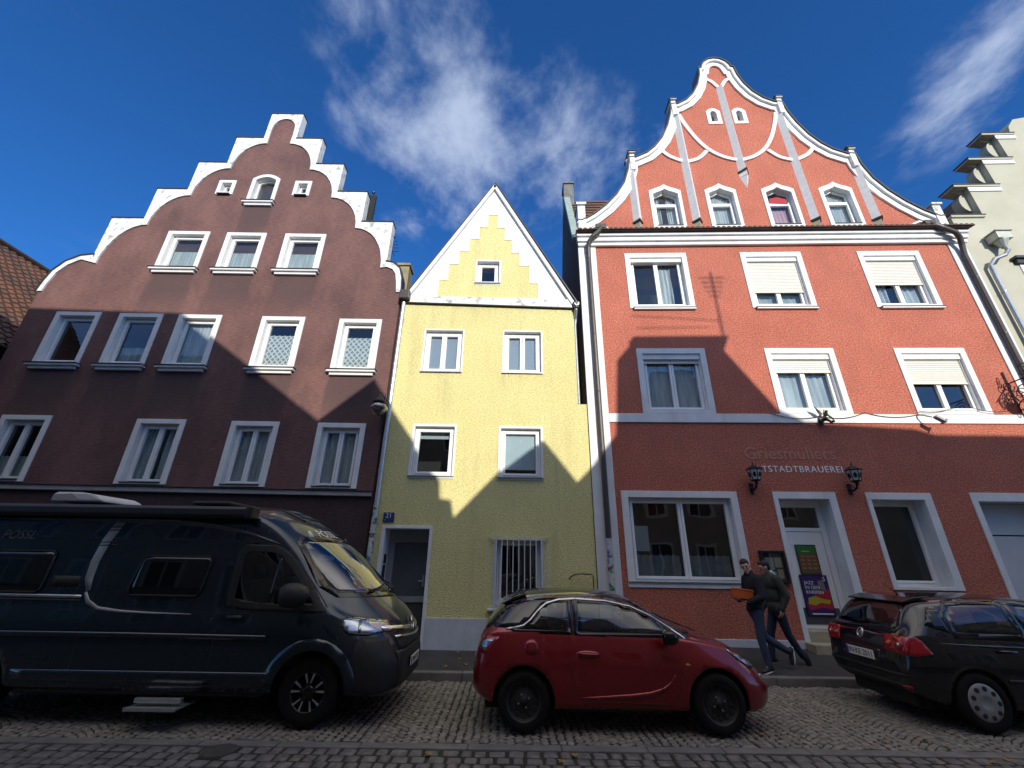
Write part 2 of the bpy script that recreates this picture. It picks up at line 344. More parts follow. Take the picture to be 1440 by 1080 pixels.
# ------------------------------------------------------------------ windows
def window(house, outer, inner, depth=.13, proud=.025, leaves=1, mull=None, curtain=None, fw=.05, lw=.055, sill=None, blind=0, box=0, label=None, frame_mat=None,
           transom=None, leaf_mat=None, gm=None):
    """outer/inner: loops (x, z) counter-clockwise from bottom-left; returns the wall hole"""
    w = MB().ring(outer, inner, -proud, .01, depth+.04).build('window', frame_mat or WHITE, house, bevel=.006)
    if label: w['label'] = label
    sm = leaf_mat or SASH
    rectangular = len(inner) == 4
    u0, u1 = min(p[0] for p in inner), max(p[0] for p in inner); z0, z1 = min(p[1] for p in inner), max(p[1] for p in inner)
    fr = MB(); fi = inset(inner, fw); fr.ring([(p[0], p[1]) for p in inset(inner, .004)], fi, depth-.02, depth+.05, depth+.05)
    a0, a1 = min(p[0] for p in fi), max(p[0] for p in fi); b0, b1 = min(p[1] for p in fi), max(p[1] for p in fi)
    tops = b1
    if transom:
        fr.box(a0, a1, depth-.03, depth+.05, transom-.035, transom+.035); tops = transom-.035
    fr.build('casement', sm, w, bevel=.004)
    yp = depth+.02
    if rectangular or transom:
        ed = [a0+(a1-a0)*k/leaves for k in range(leaves+1)]
        if mull: ed = [a0, mull, a1]
        for k in range(leaves):
            o_ = rect(ed[k]+.004, ed[k+1]-.004, b0+.004, tops-.004); i_ = inset(o_, lw)
            MB().ring(o_, i_, depth-.04, depth+.04, depth+.03).build('sash', sm, w, bevel=.005)
            q = inset(o_, lw-.006); MB().prism(q, yp, yp+.006).build('pane', gm or GLASS, w)
        if transom:
            top = [(a0, transom+.03), (a1, transom+.03)]+[p for p in fi if p[1] > transom+.05]
            MB().prism(top, yp, yp+.006).build('pane', gm or GLASS, w)
    else:
        q = inset(fi, -.004); MB().prism(q, yp, yp+.006).build('pane', gm or GLASS, w)
    yc = depth+.075
    cu0, cu1 = u0+.02, u1-.02
    if curtain == 'sheer': pleats(cu0, cu1, z0+.02, z1-.02, yc+.03, .02, 9).build('curtain', SHEER, w, smooth=True, recalc=False)
    elif curtain == 'half': pleats(cu0, cu1, z0+.02, z0+(z1-z0)*.60, yc, .012, 10).build('curtain', NET, w, smooth=True, recalc=False)
    elif curtain == 'lace': pleats(cu0, cu1, z0+.02, z0+(z1-z0)*.74, yc, .008, 6).build('curtain', LACE, w, smooth=True, recalc=False)
    elif curtain == 'low': pleats(cu0, cu1, z0+.02, z0+(z1-z0)*.42, yc+.06, .012, 9).build('curtain', NET, w, smooth=True, recalc=False)
    elif curtain == 'drape': pleats(u0+(u1-u0)*.52, u0+(u1-u0)*.80, z0+.02, z0+(z1-z0)*.86, yc+.04, .03, 4).build('curtain', SHEER, w, smooth=True, recalc=False)
    elif curtain == 'pair':
        for a, b in ((0, .34), (.6, 1)): pleats(u0+(u1-u0)*a, u0+(u1-u0)*b, z0+.02, z1-.04, yc+.04, .03, 4).build('curtain', SHEER, w, smooth=True, recalc=False)
    elif curtain == 'red':
        pleats(cu0, cu1, z0+.02, z0+(z1-z0)*.56, yc+.05, .02, 7).build('curtain', PINKCLOTH, w, smooth=True, recalc=False)
        m = MB(); m.add([(u0+.12, depth-.045, z0+1.02), (u1-.10, depth-.045, z0+.98), (u1-.12, depth-.05, z0+1.16), (u0+.42, depth-.045, z0+1.27), (u0+.16, depth-.05, z0+1.2)], [(0, 1, 2, 3, 4)])
        m.add([(x, y+.012, z) for x, y, z in m.v[:5]], [(4, 3, 2, 1, 0)]); m.build('red_cloth', REDCLOTH, w, recalc=False)
    elif curtain == 'blind':
        m = MB(); k = z1-.1
        while k > z0+.12: m.box(a0+.01, a1-.01, yc-.03, yc, k-.018, k); k -= .026
        m.build('blind', BLIND, w)
    elif curtain == 'frosted':
        MB().box(a0+.02, a1-.02, yc-.02, yc-.01, b0+.16, b1-.02).build('blind', MATS['pale_blind'], w)
        MB().box(a0+.02, a1-.02, yc-.025, yc-.005, b1-.08, b1-.02).build('blind_rail', SASH, w)
    if box:
        MB().box(u0+.003, u1-.003, .015, depth+.03, z1-box, z1-.003).build('shutter_box', WHITE, w, bevel=.006)
    if blind:
        zt = z1-box-.002; zb = z1-box-blind; m = MB(); n = max(2, int(blind/.052)); h = blind/n; vs = []; fs = []
        prof = []
        for k in range(n): prof += [(depth-.06, zt-k*h), (depth-.072, zt-k*h-h*.3), (depth-.072, zt-k*h-h*.75), (depth-.06, zt-(k+1)*h+.003)]
        for y, z in prof: vs += [(u0+.03, y, z), (u1-.03, y, z)]
        for i in range(len(prof)-1): fs.append((2*i, 2*i+1, 2*i+3, 2*i+2))
        m.add(vs, fs); m.box(u0+.03, u1-.03, depth-.08, depth-.05, zb-.035, zb+.002); m.build('roller_shutter', LINEN, w, recalc=False)
        g = MB()
        for x in (u0+.004, u1-.03): g.box(x, x+.026, depth-.1, depth-.022, z0+.02, z1-box-.004)
        g.build('shutter_rail', SASH, w)
    ou0, ou1, oz0 = min(p[0] for p in outer), max(p[0] for p in outer), min(p[1] for p in outer)
    if sill == 'double':
        m = MB(); m.box(ou0-.04, ou1+.06, -.14, .0, oz0-.07, oz0-.008); m.box(ou0+.03, ou1-.01, -.08, .0, oz0-.15, oz0-.07); m.build('sill', WHITE, w, bevel=.01)
        MB().box(ou0-.06, ou1+.08, -.17, .03, oz0-.007, oz0+.008).build('sill_flashing', SHEET, w)
    elif sill == 'thin':
        MB().box(ou0+.10, ou1+.0, -.075, .0, oz0-.055, oz0-.005).build('sill', WHITE, w, bevel=.008)
        MB().box(ou0+.08, ou1+.01, -.09, depth-.02, oz0-.004, oz0+.012).build('sill_flashing', SHEET, w)
    elif sill == 'inner':
        MB().box(u0+.004, u1-.004, -.05, depth-.03, z0+.004, z0+.022).build('sill', SHEET, w)
    elif sill == 'metal':
        MB().box(ou0+.0, ou1-.0, -.055, depth-.03, z0-.012, z0+.008).build('sill', ZINC, w)
    return [(p[0], p[1]) for p in inset(inner, -.006)]
rough_mat('pale_blind', (.55, .62, .66), (.45, .52, .58), .6, 2, .5, 0)
# ------------------------------------------------------------------ ground
def ground_mats():
    global SETT, SETTS, JOINT, ASPH, KERBM, FLOOR
    SETT = rough_mat('granite_sett', (.19, .175, .165), (.105, .10, .097), .62, 5.5, .9, 70, .006, .6, fine=(13, .35))
    SETTS = rough_mat('small_granite_sett', (.28, .255, .22), (.15, .14, .125), .66, 7, .9, 90, .004, .6, fine=(16, .35))
    JOINT = rough_mat('joint_sand', (.035, .034, .027), (.02, .022, .014), .95, 4, .8, 60, .006, .6)
    ASPH = rough_mat('pavement_asphalt', (.060, .056, .055), (.036, .034, .034), .9, 2.0, .8, 120, .004, .7, fine=(40, .3))
    KERBM = rough_mat('granite_kerb', (.19, .18, .17), (.11, .105, .10), .75, 4, .8, 90, .003, .5)
    FLOOR = rough_mat('far_ground', (.06, .056, .05), (.04, .038, .035), .9, .5, .6, 20, .01, .5)
ground_mats()
structure(MB().add([(-400, -400, -.06), (400, -400, -.06), (400, 400, -.06), (-400, 400, -.06)], [(0, 1, 2, 3)]).build('ground', FLOOR))
structure(MB().add([(-40, -1.2, -.012), (40, -1.2, -.012), (40, 5.6, -.012), (-40, 5.6, -.012)], [(0, 1, 2, 3)]).build('road', JOINT))
structure(MB().add([(-40, 5.6, -.014), (40, 5.6, -.014), (40, 8.5, -.014), (-40, 8.5, -.014)], [(0, 1, 2, 3)]).build('parking_strip', JOINT))
def stone(mb, cx, cy, w, l, h, a, z, j):
    c, s = cos(a), sin(a); b = min(w, l)*.16; vs = []
    for zz, k, d in ((-.03, 0, 0), (z-b*.8, 0, 0), (z-.001, b, 1)):
        for i, (sx, sy) in enumerate(((-1, -1), (1, -1), (1, 1), (-1, 1))):
            x = sx*(w/2-k)*j[i]; y = sy*(l/2-k)*j[(i+1) % 4]
            vs.append((cx+x*c-y*s, cy+x*s+y*c, zz+(random.uniform(-.002, .002) if d else 0)))
    vs.append((cx, cy, z+.004))
    fs = [(0, 1, 5, 4), (1, 2, 6, 5), (2, 3, 7, 6), (3, 0, 4, 7), (4, 5, 9, 8), (5, 6, 10, 9), (6, 7, 11, 10), (7, 4, 8, 11), (8, 9, 12), (9, 10, 12), (10, 11, 12), (11, 8, 12)]
    mb.add(vs, fs)
def road_setts():
    mb = MB(); rnd = random.Random(3); y = -1.1; row = 0
    while y < 5.42:
        l = rnd.uniform(.135, .165); x = -9.5+rnd.uniform(0, .15)
        while x < 9.5:
            w = rnd.uniform(.12, .21); 
            if y > 2.2 or abs(x) < 4:
                stone(mb, x+w/2, y+l/2+rnd.uniform(-.008, .008), w-.018, l-.018, 0, rnd.uniform(-.04, .04), rnd.uniform(-.003, .005), [rnd.uniform(.88, 1.04) for _ in range(4)])
            x += w
        y += l; row += 1
    structure(mb.build('road_setts', SETT, smooth=True))
    # two gutter rows and the flush granite band
    mb = MB(); x = -11.
    while x < 11:
        w = rnd.uniform(.75, 1.15); mb.box(x, x+w-.008, 5.56, 5.70, -.05, .012+rnd.uniform(-.003, .003)); x += w
    structure(mb.build('road_edge_band', KERBM, bevel=.008))
road_setts()
def parking_setts():
    """small setts laid in segmental arcs"""
    mb = MB(); rnd = random.Random(5); wdt = 1.15; x0 = -9.2
    while x0 < 9.5:
        k = -4
        while True:
            base = 5.72+k*.094
            if base > 8.4: break
            n = 12
            for i in range(n):
                t = -1+2*(i+.5+rnd.uniform(-.12, .12))/n; x = x0+wdt/2*(1+t)
                y = base+.30*(1-t*t); sl_ = atan2(-.60*t, wdt/2)
                if 5.745 < y < 8.30:
                    stone(mb, x, y, wdt/n/cos(sl_)*.98-.014, .094*cos(sl_)-.010, 0, sl_+rnd.uniform(-.08, .08), rnd.uniform(-.003, .005)-.001, [rnd.uniform(.84, 1.05) for _ in range(4)])
            k += 1
        x0 += wdt
    structure(mb.build('parking_setts', SETTS, smooth=True))
parking_setts()
def back_z(x): return .13 if x < .8 else (.30 if x > 3.6 else .13+.17*(x-.8)/2.8)
def pavement():
    mb = MB(); xs = [-40, -14, -10, -6, -3, -1, .8, 1.5, 2.2, 2.9, 3.6, 6, 10, 14, 40]; ny = 8; vs = []; fs = []
    for x in xs:
        for k in range(ny+1):
            y = 8.48+(10.6-8.48)*k/ny; vs.append((x, y, .10+(back_z(x)-.10)*min(1, k/(ny*.8))))
    for i in range(len(xs)-1):
        for k in range(ny): fs.append((i*(ny+1)+k, (i+1)*(ny+1)+k, (i+1)*(ny+1)+k+1, i*(ny+1)+k+1))
    structure(mb.add(vs, fs).build('pavement', ASPH, smooth=True))
    mb = MB(); x = -14.
    while x < 14:
        w = random.uniform(.8, 1.1); mb.box(x, x+w-.006, 8.33, 8.482, -.1, .112+random.uniform(-.002, .002)); x += w
    structure(mb.build('kerb', KERBM, bevel=.012))
    mb = MB(); mb.box(-40, 40, -2.0, -1.2, -.1, .1); structure(mb.build('pavement_opposite', ASPH))
pavement()
MANH = rough_mat('worn_cast_iron', (.13, .122, .115), (.075, .07, .067), .6, 9, .7, 60, .003, .5, metallic=.4)
def manhole(x, y, lab):
    t = MB(); t.lathe([(0, .006), (.17, .006), (.17, -.02)], Matrix.Translation((0, 0, .004)), 32)
    for k in range(-4, 5):
        h = sqrt(max(0, .026-(k*.034)**2)); t.box(k*.034-.008, k*.034+.008, -h, h, .008, .014)
    o = t.build('manhole_cover', MANH); o.location = (x, y, .006); tag(o, lab, 'manhole cover'); return o
manhole(-2.93, 5.42, 'round iron manhole cover in the setts in front of the camper van')
LEAFM = rough_mat('autumn_leaf', (.42, .24, .05), (.20, .09, .03), .7, 9, .9, 0)
def leaves():
    rnd = random.Random(11)
    lf = MB(); pts = []
    for k in range(11):
        a = 2*pi*k/11; r = (.045 if k % 2 else .022)*(1.25 if k == 0 else 1); pts.append((r*cos(a), r*sin(a), .008*sin(3*a)))
    lf.add([(0, 0, .006)]+pts, [(0, i+1, (i+1) % 11+1) for i in range(11)])
    base = lf.build('fallen_leaf', LEAFM, recalc=False)
    spots = [(-.75, 8.9), (-.45, 9.05), (-.9, 9.3), (-.3, 8.7), (-1.1, 8.75), (.1, 9.2), (-.6, 9.7), (-1.0, 9.9), (2.9, 9.4), (3.6, 9.0), (5.0, 5.45), (5.2, 5.5), (.55, 5.3), (.7, 5.45), (4.4, 5.4), (-.8, 5.42), (4.9, 5.85), (5.5, 5.4), (3.0, 6.1), (-.2, 8.6), (4.8, 6.0), (4.3, 5.95)]
    for i, (x, y) in enumerate(spots):
        o = base if i == 0 else base.copy()
        if i: COL.objects.link(o)
        z = .008 if y < 5.7 else (.014 if y < 8.4 else .112+.02*(y-8.5)+(.1*max(0, min(1, (x-.8)/2.8)) if x > .8 else 0))
        o.location = (x, y, z+.004); o.rotation_euler = (rnd.uniform(-.2, .2), rnd.uniform(-.2, .2), rnd.uniform(0, 6)); s = rnd.uniform(.8, 1.3); o.scale = (s, s, s)
        tag(o, 'small brown autumn leaf lying on the ground', 'leaf', 'fallen autumn leaves')
leaves()

# ------------------------------------------------------------------ brown house
YF = 10.15
def brown_house():
    H = thing('brown_house', 'dark brown house with white stepped gable', 'house', (0, YF, 0))
    A = dict()
    # windows: (u0, u1, z0, z1, options)
    holes = []
    Cw = [(-10.67, -9.39, 9.65, 11.09), (-8.86, -7.64, 9.64, 11.07), (-7.06, -5.80, 9.64, 11.06)]
    Bw = [(-12.83, -11.57, 6.50, 8.13), (-11.05, -9.82, 6.49, 8.11), (-9.38, -8.17, 6.48, 8.10), (-7.04, -5.83, 6.46, 8.08), (-4.86, -3.67, 6.44, 8.04)]
    Aw = [(-12.87, -11.60, 3.42, 5.07), (-9.44, -8.20, 3.40, 5.02), (-7.05, -5.84, 3.38, 5.00), (-4.87, -3.66, 3.37, 4.99)]
    def mk(r, top=.12, side=.135, bot=.06, **k):
        u0, u1, z0, z1 = r
        holes.append(window(H, rect(u0, u1, z0, z1), [(u0+side, z0+bot), (u1-side, z0+bot), (u1-side, z1-top), (u0+side, z1-top)], **k))
    for r in Cw: mk(r, curtain='half', sill='double')
    for r, c in zip(Bw, (None, 'low', 'sheer', 'lace', 'lace')): mk(r, curtain=c, sill='double')
    for r, c in zip(Aw, ('low', 'pair', 'sheer', 'sheer')): mk(r, bot=.03, leaves=2, curtain=c, sill='inner')
    # arched attic window
    def arch(u0, u1, z0, zs, rise, n=9):
        pts = [(u0, z0), (u1, z0)]
        for i in range(n+1):
            t = 1-2*i/n; pts.append(((u0+u1)/2+t*(u1-u0)/2, zs+rise*(1-t*t)))
        return pts
    o_ = arch(-8.65, -7.75, 12.30, 13.36, .19); i_ = arch(-8.53, -7.87, 12.36, 13.30, .13)
    holes.append(window(H, o_, i_, sill='double', depth=.17))
    for u0, u1, z0, z1 in ((-9.72, -9.16, 12.65, 13.26), (-7.23, -6.68, 12.64, 13.28)):
        holes.append(window(H, rect(u0, u1, z0, z1), rect(u0+.12, u1-.12, z0+.1, z1-.11), depth=.16, fw=.03, lw=.025))
        MB().box(u0+.1, u1-.06, -.09, 0, z0-.03, z0-.004).build('sill', SHEET, H)
    # stepped outline, symmetric about u = -8.2
    c = -8.19
    steps = [(.53, 16.5), (1.46, 15.25), (2.40, 14.03), (3.37, 12.80), (4.36, 11.55)]
    right = []
    for i, (d, z) in enumerate(steps):
        right += [(c+d, z)]
        zn = steps[i+1][1] if i < 4 else 10.03
        right += [(c+d, zn)]
    right = right[:-1]+[(c+4.36, 10.03), (c+4.60, 9.99), (c+4.80, 9.80), (c+4.90, 9.45), (c+4.93, 8.95), (c+4.93, 0)]
    left = []
    for i, (d, z) in enumerate(steps):
        left += [(c-d, z)]; zn = steps[i+1][1] if i < 4 else 10.12
        left += [(c-d, zn)]
    left += [(c-4.75, 10.06), (c-5.10, 9.85), (c-5.35, 9.50), (c-5.46, 9.1), (c-5.50, 8.8), (c-5.50, 0)]
    outer = left[::-1]+right          # left bottom ... up over ... right bottom: clockwise
    outer = outer[::-1]               # counter-clockwise: from right bottom? keep the loop order consistent
    # brown render with rain-washed streaks below the sills
    m, N, L, P = newmat('brown_render'); P.inputs['Roughness'].default_value = .92
    tc = N.new('ShaderNodeTexCoord'); sp = N.new('ShaderNodeSeparateXYZ'); L.new(tc.outputs['Object'], sp.inputs[0])
    nz = nd(N, 'ShaderNodeTexNoise', Scale=1.6, Detail=5.0); L.new(coords(N, L, (1, 1, .45)), nz.inputs['Vector'])
    ad = nd(N, 'ShaderNodeMath', operation='MULTIPLY_ADD'); L.new(nz.outputs[0], ad.inputs[0]); ad.inputs[1].default_value = .5; L.new(sp.outputs[0], ad.inputs[2])
    tot = None
    for (u0, u1, z0, z1) in Cw+Bw+[(-8.65, -7.75, 12.3, 13.3)]:
        fs = []
        for src, a, b in ((ad, u0+.18, u0+.34), (ad, u1+.34, u1+.18), (sp, z0-1.75, z0-.7), (sp, z0+.1, z0-.1)):
            r = nd(N, 'ShaderNodeMapRange'); r.interpolation_type = 'SMOOTHSTEP'; r.inputs['From Min'].default_value = a; r.inputs['From Max'].default_value = b
            L.new(src.outputs[0] if src is ad else sp.outputs[2], r.inputs['Value']); fs.append(r.outputs[0])
        q = fs[0]
        for f in fs[1:]:
            mu = nd(N, 'ShaderNodeMath', operation='MULTIPLY'); L.new(q, mu.inputs[0]); L.new(f, mu.inputs[1]); q = mu.outputs[0]
        if tot is None: tot = q
        else:
            mu = nd(N, 'ShaderNodeMath', operation='MAXIMUM'); L.new(tot, mu.inputs[0]); L.new(q, mu.inputs[1]); tot = mu.outputs[0]
    n2 = nd(N, 'ShaderNodeTexNoise', Scale=.9, Detail=6.0, Roughness=.65); L.new(coords(N, L, (1, 1, .6)), n2.inputs['Vector'])
    r2 = nd(N, 'ShaderNodeMapRange'); r2.inputs['From Min'].default_value = .38; r2.inputs['From Max'].default_value = .66; L.new(n2.outputs[0], r2.inputs['Value'])
    base = mixc(N, L, r2.outputs[0], (.188, .094, .080), (.112, .058, .054))
    n3 = nd(N, 'ShaderNodeTexNoise', Scale=30.0, Detail=3.0); L.new(coords(N, L, (.22, 1, 1.7)), n3.inputs['Vector'])
    r3 = nd(N, 'ShaderNodeMapRange'); r3.inputs['From Min'].default_value = .3; r3.inputs['From Max'].default_value = .7; r3.inputs['To Min'].default_value = .72; r3.inputs['To Max'].default_value = 1.2; L.new(n3.outputs[0], r3.inputs['Value'])
    cc = nd(N, 'ShaderNodeCombineColor')
    for i in range(3): L.new(r3.outputs[0], cc.inputs[i])
    base = mixc(N, L, 1.0, base, cc.outputs[0], 'MULTIPLY')
    mu = nd(N, 'ShaderNodeMath', operation='MULTIPLY'); L.new(tot, mu.inputs[0]); mu.inputs[1].default_value = .75
    L.new(mixc(N, L, mu.outputs[0], base, (.085, .052, .050)), P.inputs['Base Color'])
    bp = nd(N, 'ShaderNodeBump', Strength=.8, Distance=.015); L.new(n3.outputs[0], bp.inputs['Height']); L.new(bp.outputs[0], P.inputs['Normal'])
    BROWN = m
    mb = wall_mesh(outer, holes, .23)
    mb.box(c-5.5, c-5.1, .24, 11.5, 0, 8.6); mb.box(c+4.53, c+4.93, .24, 11.5, 0, 8.6); mb.box(c-5.5, c+4.93, 11.1, 11.5, 0, 8.6)
    mb.build('wall', BROWN, H)
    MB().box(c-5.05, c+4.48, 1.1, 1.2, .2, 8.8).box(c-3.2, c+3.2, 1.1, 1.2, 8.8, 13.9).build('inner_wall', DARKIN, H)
    # white coping of the steps: outer stepped edge, inner edge of quarter rounds; it stands 4 cm proud and caps the wall
    def inner_side(sgn):
        pts = []
        st = steps
        pts_all = []
        for i, (d, z) in enumerate(st):
            zl = st[i+1][1] if i < 4 else 10.05
            dp = st[i-1][0] if i else 0
            dc = d-.13
            # quarter ellipse from (dp-ish, z-.24) to (dc, zl - .24)
            a = dc-(dp-.13 if i else 0); b = (z-.24)-(zl-.24)
            if i == 0: a = dc; b = .52
            n = 8
            for k in range(n+1):
                t = k/n*pi/2
                pts_all.append((c+sgn*(dc-a+a*sin(t)), (z-.24)-b+b*cos(t) if i else (z-.24)-b+b*cos(t)))
            if i == 0: pts_all.append((c+sgn*dc, zl-.24))
        return pts_all
    ri = inner_side(1); li = inner_side(-1)
    endR = [(c+4.42, 9.84), (c+4.60, 9.76), (c+4.70, 9.60), (c+4.76, 9.3), (c+4.80, 8.95)]
    endL = [(c-4.70, 9.94), (c-5.02, 9.74), (c-5.24, 9.43), (c-5.34, 9.05), (c-5.38, 8.8)]
    innerp = (endL[::-1]+li[::-1]+ri[1:]+endR)
    outp = [p for p in outer[::-1] if p[1] > 8.7]
    poly = outp+innerp[::-1]
    MB().prism(poly, -.045, -.001).build('gable_trim', WHITE_DIRTY, H, bevel=.008)
    # horizontal and vertical faces of the steps carry the same white render, slightly oversailing, with a thin sheet cover on each tread
    cp = MB(); sh = MB()
    for sgn in (1, -1):
        for i, (d, z) in enumerate(steps):
            zl = steps[i+1][1] if i < 4 else 10.03
            x0, x1 = sorted((c+sgn*d, c+sgn*(d+.03)))
            MB().box(x0, x1, -.045, .235, zl+.004, z+.0).build('gable_side_render', WHITE_DIRTY, H)
            dp = steps[i-1][0]+.034 if i else 0.0
            x0, x1 = sorted((c+sgn*dp, c+sgn*(d+.05)))
            MB().box(x0, x1, -.075, .26, z+.002, z+.03).build('step_cover', SHEET, H)
    P_ = [(c-4.36, 10.12), (c-4.75, 10.06), (c-5.10, 9.85), (c-5.35, 9.50), (c-5.46, 9.1), (c-5.50, 8.8)]
    MB().ribbon(P_, .035, -.075, .24, shift=-.02).build('gable_foot_cover', SHEET, H)
    P_ = [(c+4.36, 10.03), (c+4.60, 9.99), (c+4.80, 9.80), (c+4.90, 9.45), (c+4.93, 8.95)]
    MB().ribbon(P_, .035, -.075, .24, shift=.02).build('gable_foot_cover', SHEET, H)
    # string cornice above the darker ground floor
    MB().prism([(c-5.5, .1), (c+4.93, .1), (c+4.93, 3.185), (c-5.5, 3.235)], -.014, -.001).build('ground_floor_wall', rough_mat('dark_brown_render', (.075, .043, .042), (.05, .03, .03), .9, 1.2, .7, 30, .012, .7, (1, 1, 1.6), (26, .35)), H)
    MB().prism([(c-5.5, 3.36), (c-5.5, 3.24), (c+4.93, 3.19), (c+4.93, 3.30)], -.09, -.001).build('cornice', rough_mat('grey_cornice', (.40, .38, .36), (.28, .27, .26), .8, 3, .6, 60, .003, .4), H, bevel=.015)
    MB().prism([(c-5.5, 3.375), (c-5.5, 3.363), (c+4.93, 3.303), (c+4.93, 3.315)], -.12, -.0).build('cornice_cover', SHEET, H)
    # roof, chimney behind
    r = MB(); rz = 15.4
    r.add([(c-5.45, .24, 8.3), (c, .24, rz), (c+5.05, .24, 8.3), (c-5.45, 12, 8.3), (c, 12, rz), (c+5.05, 12, 8.3)], [(0, 1, 4, 3), (1, 2, 5, 4), (0, 2, 1), (3, 4, 5), (0, 3, 5, 2)])
    rf = r.build('roof', TILE_D, H)
    ch = MB(); ch.box(-3.62, -3.28, .55, .95, 8.4, 10.35); ch.box(-3.66, -3.24, .5, 1.0, 10.35, 10.43); ch.build('chimney', rough_mat('ochre_chimney', (.34, .29, .16), (.20, .17, .11), .9, 5, .8, 40, .006, .6), rf)
    # shop-floor details mostly hidden by the van
    for q in ((-6.6, -5.5, -.02, -.0145, .35, 2.6), (-9.6, -7.8, -.02, -.0145, .9, 2.6)): MB().box(*q).build('shop_window', DARKGLASS, H)
    return H
brown_house()
def antenna(x, y, z, h, lab, group=None):
    t = MB(); t.tube([(0, 0, 0), (0, 0, h)], .02, 6)
    for k in range(4): t.tube([(-.24+.03*k, 0, h*.55+k*.14), (.24-.03*k, 0, h*.55+k*.14)], .008, 5)
    t.tube([(0, -.3, h*.6), (0, .3, h*.6)], .009, 5); t.lathe([(.0, h), (.05, h), (.06, h+.05), (0, h+.1)], n=8)
    o = t.build('roof_antenna', IRON); o.location = (x, y, z); return tag(o, lab, 'antenna')
antenna(-5.15, YF+1.2, 12.0, 2.1, 'dark slim aerial mast behind the right steps of the brown gable')
antenna(-4.05, YF+.9, 10.5, 1.3, 'small thin aerial above the lowest right step of the brown gable')

